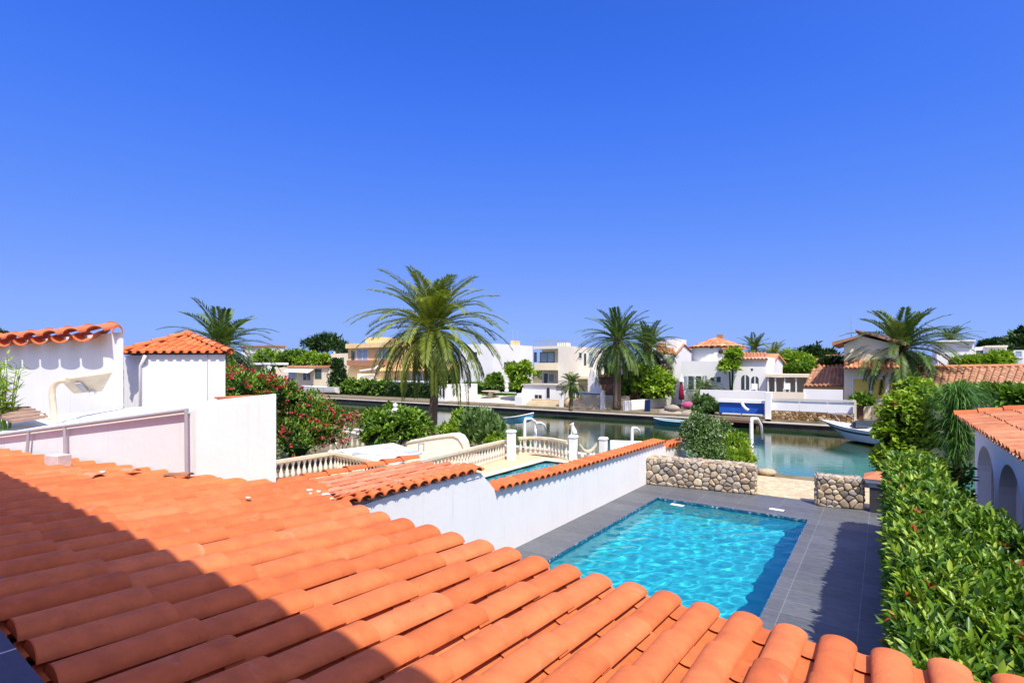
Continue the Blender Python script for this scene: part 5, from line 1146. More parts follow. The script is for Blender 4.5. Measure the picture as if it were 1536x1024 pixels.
# N: white fenced wall over rubble stone, white pillar, blue cover
N_ = empty('stone_base_fence', 'white panel fence on a brown rubble stone base by the canal', 'fence', ZY(1220, 640, 51.6))
Yn = 51.4
m_ = MB(); x0, x1, z0, z1 = fbox(m_, 1157, 1283, 618, 637, Yn, 1.2, zb=-.3); m_.build('stone_base', M['rubble_mortar'], N_)
s_ = MB(); stone_face(s_, (x0, Yn, -.25), (1, 0, 0), (0, 0, 1), (0, -1, 0), x1-x0, z1+.22, .30, .07, 21); s_.build('stones', mat_tone('brown_rubble', [(0, (.14, .075, .035)), (.5, (.30, .18, .075)), (1, (.46, .34, .2))], .9, .1, 4, .3), N_, smooth=True, auto=60)
for k in range(3):
    a_, b_ = 1158+42*k, 1158+42*(k+1)-1.5; m_ = MB(); fbox(m_, a_, b_, 601+1.2*k, 618, Yn+.4, .08, zb=z1+.002); m_.build('panel', M['white_paint'], N_)
m_ = MB(); fbox(m_, 1156, 1284, 598.5, 601.5, Yn+.3, .25); m_.build('top_rail', M['grey_render'], N_); m_ = MB(); fbox(m_, 1281, 1284.5, 602, 636, Yn-.1, .3, zb=-.28); m_.build('end_post', M['stone_cream'], N_)
w_ = MB(); fbox(w_, 1205, 1264, 584, 600, 54.5, .3, zb=.5); tag(w_.build('garden_wall', M['stucco_far']), 'smooth white wall panel behind the stone-based fence', 'wall')
w_ = MB(); fbox(w_, 1150, 1206, 588, 606, 54.3, .3, zb=.2); tag(w_.build('garden_wall', M['stucco_cream']), 'cream wall with sloping top between pergola and stone-based fence', 'wall')
w_ = MB(); fbox(w_, 1147.5, 1156.5, 588, 638, 51.2, .9, zb=-.4); tag(w_.build('gate_pillar', M['stucco_far'], bevel=.03), 'tall white pillar between the blue cover and the stone-based fence', 'pillar')
Bl = empty('boat_shelter', 'white boat shelter hung with a bright blue cover beside the tall white pillar', 'shelter', ZY(1112, 640, 52.5))
m_ = MB(); fbox(m_, 1079, 1146.5, 604, 620, 52.4, .25); m_.build('blue_cover', M['blue_panel'], Bl)
m_ = MB(); fbox(m_, 1077, 1147, 599.5, 603.8, 52.2, 1.2); m_.build('top_beam', M['white_paint'], Bl); m_ = MB(); fbox(m_, 1077, 1147, 620.2, 633, 54.5, .3, zb=-.2); m_.build('back_wall', M['stucco_far'], Bl)
for px in (1077, 1111, 1144): m_ = MB(); fbox(m_, px, px+1.6, 620.2, 636, 52.6, .2, zb=-.26); m_.build('post', M['white_paint'], Bl)
m_ = MB(); pts = [ZY(x_, y_, 51.9) for x_, y_ in ((1113, 604), (1115, 609), (1119, 613), (1123, 615))]; m_.tube(pts, .14, 7); m_.build('hose_arm', M['white_paint'], Bl, smooth=True)
w_ = MB(); fbox(w_, 1062, 1140, 629.5, 633, 49.2, 1.2); fbox(w_, 1064, 1068, 633, 648, 49.3, .2); fbox(w_, 1134, 1138, 633, 650, 49.3, .2); tag(w_.build('jetty', M['wood_dark']), 'narrow brown wooden jetty below the blue cover', 'jetty')
w_ = MB(); fbox(w_, 1050, 1148, 585.5, 599, 56.5, .4, zb=0); tag(w_.build('terrace_wall', M['stucco_far']), 'white terrace wall in front of the round tower house', 'wall')
# garden planters and grill by the right wall
w_ = MB(); fbox(w_, 1284, 1296, 605, 612, 54, .6); fbox(w_, 1285, 1295, 612, 622, 54.1, .5, zb=-.1); tag(w_.build('grill', [M['wood_dark']]), 'small dark grill with an orange top at the end of the stone-based fence', 'grill')
w_ = MB(); fbox(w_, 1307, 1350, 610, 624, 52.6, 1.2, zb=-.2); tag(w_.build('planter', mat_plain('weathered_planter', (.26, .21, .16), .9, .1, .25, 3, .3, 10), bevel=.05), 'long weathered stone planter behind the white speedboat', 'planter')
# ------------------------------------------------------------------ white garden wall with planting, navy panel, odds and ends (px 930-1060)
w_ = MB(); a_, b_ = ZY(934, 617, 52.6), ZY(996, 596, 60.5); w_.wallseg((b_.x, b_.y), (a_.x, a_.y), .35, -.3, b_.z, -.3, onY(934, 601, 52.6).z); tag(w_.build('garden_wall', M['stucco_far'], bevel=.02), 'white garden wall climbing inland behind the navy panel', 'wall')
t = empty('navy_panel', 'upright navy blue folded cover standing on the far quay', 'panel', ZY(971, 622, 52.8)); m_ = MB(); pts = [ZY(967, 600, 52.8), ZY(974.5, 599, 52.8), ZY(974, 621, 52.8), ZY(966, 621, 52.8)]; m_.prism(pts, (0, .3, 0)); m_.build('cover', M['navy'], t, bevel=.05)
t = empty('closed_parasol', 'closed wine red parasol with a white cap on the far bank', 'parasol', ZY(1022, 604, 57)); c = ZY(1022, 604, 57); m_ = MB(); m_.lathe((c.x, c.y, c.z), [(.05, 0), (.05, .3), (.3, .4), (.26, 1.3), (.12, 2.3), (.05, 2.4)], 10); m_.build('canopy', mat_plain('wine_red_cloth', (.20, .015, .04), .8, .1, .15, 3), t, smooth=True); m_ = MB(); m_.lathe((c.x, c.y, c.z+2.3), [(.28, 0), (.3, .1), (.12, .5), (.03, .9)], 10); m_.build('cap', M['white_paint'], t)
for px, py, sx_, sy_, sz_, mt, lab in ((1033, 608, 1.6, 1.0, .5, 'flower_pink', 'heap of pink and purple cushions on the far bank'),):
    c = ZY(px, py, 55); m_ = MB(); 
    for k in range(1): m_.blob((c.x, c.y, c.z), (.75, .5, .38), 10, .4, .15)
    tag(m_.build('cushion', mat_plain('pink_cushion', (.50, .10, .22), .8, .1, .3, 2.5), smooth=True), lab, 'cushion')
hull('rowing_boat', 'teal green rowing boat moored at the far quay in front of the rocks', 'boat', ZY(980, 639, 48.3), ZY(1036, 642, 47.4), 1.7, .75, mat_plain('teal_hull', (.02, .16, .20), .35, .4, .12, 1), mat_plain('boat_cover', (.10, .24, .26), .7, .2, .1, 1))
rn = random.Random(8)
for k, (px, py, r) in enumerate(((1000, 620, .8), (1016, 624, .9), (1034, 622, .8), (1008, 612, .6))):
    c = ZY(px, py, 52.6); m_ = MB(); m_.blob((c.x, c.y, c.z), (r*1.3, r, r*.6), 10, .5, .15); tag(m_.build('quay_rock', mat_plain('grey_rock_%d' % k, (.36, .31, .25), .9, .1, .25, 1.5, .4, 10), smooth=True), ['leftmost pale rock above the teal rowing boat', 'largest pale rock behind the stern of the teal rowing boat', 'pale rock nearest the blue-covered shelter', 'small rock behind the other quay rocks'][k], 'rock', 'rocks on the far quay')
# white statue beside the shrubs (far garden)
def statue(label, c, h, mat=None):
    t = empty('statue', label, 'statue', c); m_ = MB(); m_.lathe(c, [(h*.16, 0), (h*.16, h*.12), (h*.10, h*.16), (h*.14, h*.3), (h*.15, h*.45), (h*.10, h*.62), (h*.14, h*.70), (h*.12, h*.78), (h*.05, h*.83)], 10); m_.blob((c[0], c[1], c[2]+h*.91), h*.085, 8); m_.tube([(c[0]-h*.13, c[1], c[2]+h*.72), (c[0]-h*.2, c[1]-.03, c[2]+h*.55), (c[0]-h*.1, c[1]-.1, c[2]+h*.48)], h*.035, 6); m_.build('figure', mat or M['stucco_far'], t, smooth=True, auto=50)
statue('white garden figure between the shrubs in front of the white house', tuple(ZY(760, 587, 60)), 2.0)
# ------------------------------------------------------------------ speedboat
hull('speedboat', 'white speedboat with a dark stripe moored by the stone-based fence', 'boat', ZY(1258, 655, 46.4), ZY(1345, 668, 42.8), 2.3, 1.05, mat_plain('gelcoat', (.80, .82, .80), .25, .5, .03, 1), M['white_paint'], None, M['charcoal'], False, .5, 2.0)
sbt = bpy.data.objects['speedboat']
bo, st_ = ZY(1258, 655, 46.4), ZY(1345, 668, 42.8); dB = (bo-st_).normalized(); sB = Vector((-dB.y, dB.x, 0)); LB = (bo-st_).length
m_ = MB(); c0 = st_+dB*LB*.5+Vector((0, 0, .95)); m_.hexa([c0-sB*.8, c0+sB*.8, c0+dB*.9+sB*.55, c0+dB*.9-sB*.55, c0-sB*.75+Vector((0, 0, .5)), c0+sB*.75+Vector((0, 0, .5)), c0+dB*.35+sB*.5+Vector((0, 0, .48)), c0+dB*.35-sB*.5+Vector((0, 0, .48))]); m_.build('windscreen', M['glass'], sbt)
m_ = MB(); m_.tube([st_+dB*LB*.75+sB*.85+Vector((0, 0, 1.15)), st_+dB*LB*.95+sB*.55+Vector((0, 0, 1.7)), bo+dB*1.3+Vector((0, 0, 1.75)), st_+dB*LB*.95-sB*.55+Vector((0, 0, 1.7)), st_+dB*LB*.75-sB*.85+Vector((0, 0, 1.15))], .025, 6); m_.build('bow_rail', M['grey_metal'], sbt, smooth=True)
# ------------------------------------------------------------------ near neighbour: balustrades, pillars, statues, davits
base_bal = None
def baluster_mesh(h):
    m_ = MB(); r = .075; s = h
    m_.lathe((0, 0, 0), [(r*1.1, 0), (r*1.1, s*.08), (r*.6, s*.10), (r*.75, s*.16), (r*1.25, s*.30), (r*1.05, s*.42), (r*.55, s*.66), (r*.5, s*.78), (r*.85, s*.84), (r*.6, s*.87), (r*1.1, s*.92), (r*1.1, s)], 10)
    return m_
def balustrade(name, label, pts, z0, h, step=.235, zoff=None, group='balustrades on the neighbouring terrace', mat=None):
    """rails over turned balusters following the points (xy)"""
    mat = mat or M['stone_cream']; P = [Vector(p) for p in pts]; c = sum(P, Vector((0, 0)))/len(P); t = empty(name, label, 'balustrade', (c.x, c.y, z0), group)
    zo = zoff or (lambda f: 0.0); tot = sum((b-a).length for a, b in zip(P, P[1:])); rail, br = MB(), MB(); run = 0; N = []
    n = max(6, int(tot/.25)); path = []
    for i in range(n+1):
        s = tot*i/n; a = 0
        for p, q in zip(P, P[1:]):
            l = (q-p).length
            if s <= a+l+1e-6: path.append(p.lerp(q, (s-a)/l)); break
            a += l
    for i in range(len(path)-1):
        a, b = path[i], path[i+1]; d = (b-a).normalized(); m = Vector((-d.y, d.x)); za, zb2 = zo(i/n), zo((i+1)/n)
        for (mb, w, lo, hi, fl) in ((rail, .13, h-.10, h, 1), (rail, .10, h-.15, h-.10, 1), (br, .11, 0, .08, 0)):
            zz0, zz1 = z0+lo+za*fl, z0+lo+zb2*fl; T = hi-lo
            mb.hexa([(a.x-m.x*w, a.y-m.y*w, zz0), (b.x-m.x*w, b.y-m.y*w, zz1), (b.x+m.x*w, b.y+m.y*w, zz1), (a.x+m.x*w, a.y+m.y*w, zz0), (a.x-m.x*w, a.y-m.y*w, zz0+T), (b.x-m.x*w, b.y-m.y*w, zz1+T), (b.x+m.x*w, b.y+m.y*w, zz1+T), (a.x+m.x*w, a.y+m.y*w, zz0+T)])
    rail.build('handrail', mat, t); br.build('base_rail', mat, t)
    hb = h-.235; k = max(2, int(tot/step)); proto = None
    for i in range(k):
        f_ = (i+.5)/k; s = f_*tot; a = 0
        for p, q in zip(P, P[1:]):
            l = (q-p).length
            if s <= a+l: pos = p.lerp(q, (s-a)/l); break
            a += l
        sc = (hb+zo(f_))/hb
        if proto is None:
            o = baluster_mesh(hb).build('baluster', M['cast_white'], None, smooth=True, auto=50, origin=(0, 0, 0)); o.parent = t; proto = o
        else: o = proto.copy(); COL.objects.link(o); o.parent = t
        o.location = (pos.x-c.x, pos.y-c.y, .085); o.scale = (1, 1, sc)
    return t
M['cast_white'] = mat_plain('cast_baluster', (.66, .61, .52), .8, .15, .1, 5, .2, 40, stain=(.48, .36, .2), stain_amt=.4)
def V2(v): return Vector((v.x, v.y))
z0 = .02
def topat(px, py, h): return V2(onz(px, py, h))
balustrade('balustrade', 'cream balustrade on the left just past the white block', [topat(408, 692, .92), topat(500, 678, .92)], z0, .92)
balustrade('balustrade', 'stained balustrade under the white counter top', [topat(501, 677, .92), topat(598, 697, .92)], z0, .90)
balustrade('balustrade', 'long cream balustrade along the travertine terrace in front of the cream boat', [topat(622, 692, .92), topat(757, 660, .92)], z0, .92)
balustrade('balustrade', 'curved cream balustrade between the two white pillars by the canal', [topat(777, 655, .95), topat(800, 654, .95), topat(826, 656, .95), topat(852, 661, .95)], z0, .92, .26)
balustrade('balustrade', 'short balustrade with a dipping rail left of the right white pillar', [topat(869, 664, .9), topat(895, 664, .9)], z0, .90, .24, lambda f: -.38*math.sin(PI*f)**1.0)
balustrade('balustrade', 'white balustrade with a humped rail beyond the oleander', [topat(492, 652, .95), topat(556, 650, .95)], z0, .95, .26, lambda f: .22*math.sin(PI*min(1, f*1.1))-.12*f, mat=M['stucco_far'])
def pillar(label, px, pt, w=.33):
    b = onz(px, 690 if px < 900 else 688, .02); Z_ = (b-CAM).dot(Vector((-SA, CA, 0))); top = atZ(px, pt, Z_).z
    t = empty('pillar', label, 'pillar', (b.x, b.y, .02)); m_ = MB(); m_.obox((b.x, b.y, .02), w, w, top-.12, 0); m_.build('shaft', M['stucco_far'], t, bevel=.015); m_ = MB(); m_.obox((b.x, b.y, top-.10), w*1.2, w*1.2, .06, 0); m_.obox((b.x, b.y, top-.04), w*1.05, w*1.05, .06, 0); m_.build('cap', M['stucco_far'], t, bevel=.01); return b, top
pillar('square white pillar at the corner of the long and curved balustrades', 767, 645)
b2_, top2 = pillar('white pillar carrying the white dog statue', 860, 653)
pillar('white pillar right of the dipping balustrade', 905, 656)
# sitting dog statue
def dog(label, c, h):
    t = empty('dog_statue', label, 'statue', c); m_ = MB(); x, y, z = c
    m_.box(x-.16*h, x+.2*h, y-.14*h, y+.14*h, z, z+.07*h); m_.tube([(x+.16*h, y, z+.12*h), (x+.10*h, y, z+.3*h), (x-.02*h, y, z+.55*h), (x-.07*h, y, z+.74*h)], [.17*h, .2*h, .15*h, .1*h], 8)
    m_.blob((x-.10*h, y, z+.83*h), (.15*h, .11*h, .11*h), 8); m_.tube([(x-.16*h, y, z+.82*h), (x-.30*h, y, z+.78*h)], [.075*h, .05*h], 7)
    for sg in (-1, 1): m_.tube([(x-.08*h, y+sg*.08*h, z+.5*h), (x-.12*h, y+sg*.08*h, z+.2*h), (x-.13*h, y+sg*.08*h, z+.05*h)], [.06*h, .045*h, .05*h], 6); m_.tube([(x-.05*h, y+sg*.08*h, z+.9*h), (x-.02*h, y+sg*.1*h, z+1.0*h)], [.05*h, .015*h], 5)
    m_.build('figure', M['stucco_far'], t, smooth=True, auto=60)
dog('small white sitting dog statue on top of a white pillar', (b2_.x, b2_.y, top2+.02), .62)
q = onz(593, 655, 0.2); statue('white urn-shaped statue among the green shrubs left of the big palm', tuple(atZ(593, 650, 27)), 1.6)
# white moulded bench right of the pillars
c = onz(935, 690, .02); t = empty('garden_bench', 'white moulded bench beyond the tile-capped wall', 'bench', (c.x, c.y, .02)); p0_, p1_ = atZ(915, 668, 25.5), atZ(985, 672, 25.0)
m_ = MB(); m_.wallseg((p0_.x, p0_.y), (p1_.x, p1_.y), .5, .35, .5); m_.build('seat', M['white_paint'], t, bevel=.03); m_ = MB(); m_.wallseg((p0_.x, p0_.y), (p1_.x, p1_.y), -.12, .5, .98); m_.build('backrest', M['white_paint'], t, bevel=.04)
for f_ in (.04, .9): 
    q = p0_.lerp(p1_, f_); m_ = MB(); m_.obox((q.x, q.y+.1, .02), .15, .4, .33, 0); m_.build('leg', M['white_paint'], t)
# davits: curved white posts at the quay
def davit(label, px, pyb, pyt, Z, reach=.9):
    b, tp_ = atZ(px, pyb, Z), atZ(px, pyt, Z); t = empty('davit', label, 'davit', b, 'boat davits along the quay'); m_ = MB(); h = tp_.z-b.z
    m_.lathe(tuple(b), [(.10, 0), (.09, h*.7), (.085, h*.92)], 10); m_.build('post', M['white_paint'], t, smooth=True, auto=50)
    m_ = MB(); pts = [b+Vector((0, 0, h*.9)), b+Vector((0, .1, h)), b+Vector((.12*reach, .45*reach, h*.99)), b+Vector((.2*reach, .8*reach, h*.86)), b+Vector((.22*reach, .95*reach, h*.6))]; m_.tube(pts, [.08, .08, .075, .06, .045], 9); m_.build('arm', M['white_paint'], t, smooth=True)
davit('tall white davit post with a curved arm beside the canal ramp', 1127, 712, 628, 23.5, 1.2)
davit('white davit left of the curved balustrade holding the small boat', 787, 668, 628, 29, 1.0)
davit('slim white davit behind the curved balustrade', 803, 668, 634, 30, .9)
davit('white davit behind the right pillar', 948, 672, 642, 29, .8)
hull('tender', 'small white and blue tender hanging at the quay behind the balustrade', 'boat', tuple(atZ(800, 632, 30)), tuple(atZ(764, 634, 31.5)), 1.2, .42, mat_plain('blue_hull', (.05, .26, .46), .35, .4, .1, 1), M['white_paint'], None, None, False, .3)
# cream round-ended boat cover, white counter with balusters
t = empty('boat_cover', 'cream rounded boat cover lying behind the long balustrade', 'boat cover', atZ(650, 690, 25)); 
prof = [(608, 690), (608, 668), (612, 661), (640, 656), (668, 652), (680, 651), (688, 655), (694, 664), (697, 676), (697, 690)]
pts = [atZ(x_, y_, 25.8-(x_-608)*.006) for x_, y_ in prof]; m_ = MB(); m_.prism(pts, Vector((-.3, .85, 0))); m_.build('hull_cover', mat_plain('cream_canvas', (.74, .69, .58), .85, .1, .05, 1.5, .2, 20, stain=(.6, .53, .4), stain_amt=.3), t, bevel=.1, seg=4)
m_ = MB(); m_.tube([p+Vector((.02, -.06, -.05)) for p in pts[1:-1]], .03, 6); m_.build('rim_seam', M['stone_cream'], t, smooth=True)
t = empty('white_counter', 'white counter top with painted shade patches between the balustrades', 'counter', onz(565, 690, .5)); A_, B_, C_, D_ = onz(499, 675, .98), onz(598, 694, .98), onz(633, 678, .98), onz(590, 664, .98)
m_ = MB(); m_.hexa([Vector((p.x, p.y, .90)) for p in (A_, B_, C_, D_)]+[Vector((p.x, p.y, .99)) for p in (A_, B_, C_, D_)]); m_.build('top', mat_plain('shade_patched_top', (.72, .73, .74), .35, .4, .05, 2, stain=(.16, .20, .24), stain_amt=.85), t, bevel=.015)  # dark patches put shade and reflections into the colour of the top
m_ = MB(); 
m_.wallseg((A_.x+.35, A_.y+.2), (B_.x, B_.y+.3), .15, .02, .89); m_.build('back_panel', M['dark'], t)
c = onz(603, 690, .02); m_ = MB(); p = onz(628, 676, .98); m_.tube([(p.x, p.y, .98), (p.x, p.y, 1.35)], .03, 6); m_.tube([(p.x+.25, p.y+.05, .98), (p.x+.25, p.y+.05, 1.35)], .03, 6); m_.tube([(p.x, p.y, 1.3), (p.x+.25, p.y+.05, 1.3)], .03, 6); m_.build('tap_pipe', M['grey_metal'], t)
# ------------------------------------------------------------------ palms
def palm(label, base, top, n, length, e0, e1, droop, leaf, w, mat, nleaf, seed, trunk_r, lean=(0, 0), fullness=1.0, curl=.9, group='palms', skirt=0, cat='palm tree'):
    base, top = Vector(base), Vector(top); t = empty('palm_tree', label, cat, base, group); m_ = MB(); k = 14; path = []; rs = []
    for i in range(k+1):
        f_ = i/k; p = base.lerp(top, f_)+Vector((lean[0]*math.sin(PI*f_), lean[1]*math.sin(PI*f_), 0)); path.append(p); rs.append(trunk_r*(1.25-.35*f_ if f_ < .85 else 1.05)*(1+.05*(i % 2)))
    m_.tube(path, rs, 12, .5); m_.build('trunk', M['bark'], t, smooth=True)
    m_ = MB(); rn = random.Random(seed)
    for i in range(46):
        a = i*2.4; f_ = .74+.28*i/46; p = base.lerp(top, min(f_, 1.0)); d = Vector((math.cos(a), math.sin(a), .7)); m_.tube([p, p+d*trunk_r*1.25, p+d*trunk_r*1.25+Vector((0, 0, trunk_r*1.1))], [trunk_r*.35, trunk_r*.28, trunk_r*.12], 4)
    m_.build('frond_bases', M['bark_dark'], t)
    P, D_, N, L_, W_, T, mb = palm_fronds(tuple(top), n, length, e0, e1, droop, leaf, w, nleaf, .15*length/4, seed, fullness, curl)
    mb.build('frond_stems', mat, t); leaves('fronds', P, D_, N, L_, W_, T, mat, t, fold=.12)
    return t
Zp = 32.0; tp_ = atZ(648, 497, Zp); bs = atZ(646, 662, Zp)
palm('tallest date palm with olive drooping fronds on the near bank', (bs.x, bs.y, -.05), tp_, 92, 5.0, -32, 88, 72, .72, .066, M['palm_olive'], 54, 3, .23, (.25, 0), .95, .7)
Zp = 57; tp_ = atZ(927, 512, Zp); bs = atZ(925, 608, Zp)
palm('dense round palm on the far bank in front of the boathouse', (bs.x, bs.y, -.1), tp_, 76, 4.9, -44, 86, 58, .78, .105, M['palm_dark'], 34, 5, .36, (0, 0), .85, .3)
Zp = 63; tp_ = atZ(972, 522, Zp); bs = atZ(970, 605, Zp)
palm('second palm just behind the dense round palm', (bs.x, bs.y, -.1), tp_, 66, 4.5, -42, 84, 58, .78, .11, M['palm_dark'], 32, 6, .36, (0, 0), .85, .3)
Zp = 27; tp_ = atZ(331, 521, Zp); bs = atZ(333, 680, Zp)
palm('dark palm behind the hip-roofed tower at the left', (bs.x, bs.y, -.05), tp_, 56, 3.1, -36, 82, 62, .52, .055, M['palm_dark'], 40, 8, .30, (0, 0), .85, .3)
Zp = 47; tp_ = atZ(1351, 524, Zp); bs = atZ(1346, 625, Zp)
palm('broad palm with long arching fronds in front of the cream house', (bs.x, bs.y, -.1), tp_, 76, 5.4, -36, 82, 64, .84, .105, M['palm_dark'], 40, 9, .40, (0, 0), .85, .4)
Zp = 80; tp_ = atZ(1131, 524, Zp); palm('distant palm top behind the round tower house', (tp_.x, tp_.y, -.1), tp_, 40, 3.4, -30, 80, 55, .6, .1, M['palm_dark'], 22, 10, .3)
Zp = 78; tp_ = atZ(1160, 533, Zp); palm('distant yellowish palm right of the round tower house', (tp_.x, tp_.y, -.1), tp_, 34, 3.4, -30, 75, 55, .6, .1, M['palm_olive'], 22, 12, .3)
Zp = 86; tp_ = atZ(1424, 508, Zp); palm('dark spreading palm above the white cube house', (tp_.x, tp_.y, -.1), tp_, 46, 4.6, -20, 60, 45, .6, .12, M['palm_dark'], 24, 13, .3)
Zp = 53.5; tp_ = atZ(858, 576, Zp); bs = atZ(856, 606, Zp); palm('small fan palm beside the stone steps on the far quay', (bs.x, bs.y, .1), tp_, 40, 1.7, -45, 75, 60, .42, .08, M['palm_dark'], 20, 14, .16)
Zp = 62; tp_ = atZ(1098, 556, Zp); bs = atZ(1096, 600, Zp); palm('bushy palm against the front of the round tower house', (bs.x, bs.y, 0), tp_, 38, 1.9, -60, 75, 70, .5, .12, M['palm_olive'], 18, 15, .18)
Zp = 57; tp_ = atZ(1056, 584, Zp); bs = atZ(1056, 606, Zp); palm('low feathery palm with grey green fronds left of the blue cover', (bs.x, bs.y, 0), tp_, 42, 2.7, -35, 70, 75, .45, .06, M['leaf_grey'], 24, 16, .16)
# ------------------------------------------------------------------ shrubs and trees
def BY(px, py, Y, rp, ry=None):
    r_ = ray(px, py); Z = Y/r_.y; p = atZ(px, py, Z); k = rp*Z/F
    return ((p.x, p.y, p.z), (k, k, (ry if ry else rp*.85)*Z/F))
FLR, FLP, FLW = M['flower_red'], M['flower_pink'], M['flower_white']
def Sr(label, cat, name, blobs, n, L, mat, **kw): return shrub(name, label, cat, blobs, n, L, L*.45, mat, **kw)
Sr('tall oleander bush covered in red flowers right of the white block', 'bush', 'oleander', [B(430, 640, 24, 1.25), B(462, 630, 24.5, 1.2), B(445, 662, 23.5, 1.3), B(420, 610, 25, 1.0), B(480, 648, 24.5, .95), B(400, 600, 25.5, 1.0), B(495, 625, 25, .65)], 7500, .17, M['leaf_mid'], up=.6, flowers=[(FLR, 1900, .10), (M['flower_pink'], 500, .09)], base=0, stem=.04)
Sr('low spreading oleander with red blossom behind the low white shed', 'bush', 'oleander', [B(360, 590, 22, 1.0), B(385, 588, 23, .9), B(345, 575, 23, .8), B(412, 592, 23, .8), B(440, 596, 24, .6)], 4200, .17, M['leaf_mid'], up=.5, flowers=[(FLR, 1300, .11)], base=0, stem=.04)
Sr('pink flowering oleander sprays above the white balustrade', 'bush', 'oleander', [B(512, 640, 25, .55), B(530, 632, 25.5, .42), B(500, 660, 24.5, .65)], 1100, .15, M['leaf_mid'], up=.6, core=.2, flowers=[(FLP, 800, .10), (FLR, 250, .09)], base=0, stem=.03, shell=.4)
Sr('bright green leafy shrub left of the big palm trunk', 'shrub', 'green_shrub', [B(575, 650, 27, 1.0), B(605, 645, 27, 1.0), B(628, 652, 27, .8), B(560, 635, 28, .7), B(590, 632, 28.5, .8), B(565, 663, 26, .7), B(620, 635, 28.5, .7)], 5200, .26, M['leaf_mid'], base=0, stem=.05, wide=True)
Sr('yellow green low shrub at the foot of the big palm', 'shrub', 'green_shrub', [B(670, 655, 28, .6), B(685, 650, 28, .5)], 1300, .22, M['leaf_lime'], base=0, up=.6)
Sr('tall grey green grassy shrub right of the big palm trunk', 'shrub', 'grassy_shrub', [B(718, 648, 28, .85), B(735, 657, 27.5, .7), B(712, 634, 28.5, .5), B(728, 640, 28, .5)], 3600, .40, M['leaf_grey'], base=0, up=1.1, spread=.3)
Sr('bright feathery green shrub beside the grassy shrub', 'shrub', 'green_shrub', [B(697, 635, 29, .8), B(688, 645, 28.5, .6), B(700, 655, 28, .8)], 2600, .2, M['leaf_lime'], base=0, up=.9)
Sr('yellow tipped low shrub behind the long balustrade', 'shrub', 'green_shrub', [B(738, 668, 26.6, .5), B(748, 662, 27, .42)], 1100, .15, M['leaf_lime'], base=0, flowers=[(mat_leaf('yellow_petals', [(0, (.6, .5, .05)), (1, (.75, .66, .2))]), 90, .07)])
Sr('white flowering grey green bush at the end of the tile-capped wall', 'bush', 'plumbago', [B(1055, 668, 22.5, .95), B(1048, 645, 23, .7), B(1075, 652, 23, .7), B(1062, 690, 21.8, .8), B(1035, 655, 23.5, .5)], 6200, .13, M['leaf_grey'], base=0, flowers=[(FLW, 900, .055)], stem=.04)
Sr('green bush with one pink bloom between the plumbago and the davit', 'bush', 'green_shrub', [B(1098, 678, 22.5, .75), B(1112, 690, 22, .5), B(1090, 695, 21.8, .6), B(1108, 660, 23, .35)], 4200, .15, M['leaf_lime'], base=0, up=.6, flowers=[(FLP, 30, .1)], stem=.03)
Sr('round bright green bush behind the white garden wall of the far bank', 'bush', 'green_shrub', [BY(975, 572, 58.5, 24), BY(957, 578, 58.5, 16), BY(995, 578, 58.5, 17), BY(968, 588, 58, 20), BY(988, 588, 58, 20)], 5200, .5, M['leaf_lime'], base=0)
Sr('low dark green bush at the foot of the dense round palm', 'bush', 'green_shrub', [BY(940, 588, 56, 12), BY(938, 574, 56, 10), BY(920, 560, 57, 10, 7)], 1500, .4, M['leaf_mid'], base=0)
Sr('green yellow tree in front of the tall plain white house', 'tree', 'garden_tree', [BY(778, 562, 57, 15), BY(787, 554, 57, 12), BY(769, 556, 57, 11), BY(780, 576, 57, 13)], 2600, .55, M['leaf_lime'], base=0, stem=.14)
Sr('round shrub left of the white garden figure', 'shrub', 'green_shrub', [BY(741, 574, 60, 13), BY(746, 567, 60, 8)], 1700, .4, M['leaf_mid'], base=0)
Sr('green tree in front of the round tower house arches', 'tree', 'garden_tree', [BY(1100, 534, 59, 10), BY(1094, 550, 58.5, 12)], 900, .55, M['leaf_lime'], base=0, stem=.12)
Sr('silvery shrubs at the water edge left of the blue cover', 'shrub', 'grassy_shrub', [BY(1066, 616, 53.5, 13), BY(1045, 622, 53, 11), BY(1056, 606, 54, 12)], 1800, .45, M['leaf_grey'], base=-.2, up=.9)
Sr('flowering shrub at the corner of the yellow glazed house', 'shrub', 'green_shrub', [BY(1296, 604, 54.5, 11), BY(1288, 600, 55, 8)], 1500, .4, M['leaf_mid'], base=0, flowers=[(FLW, 90, .2)])
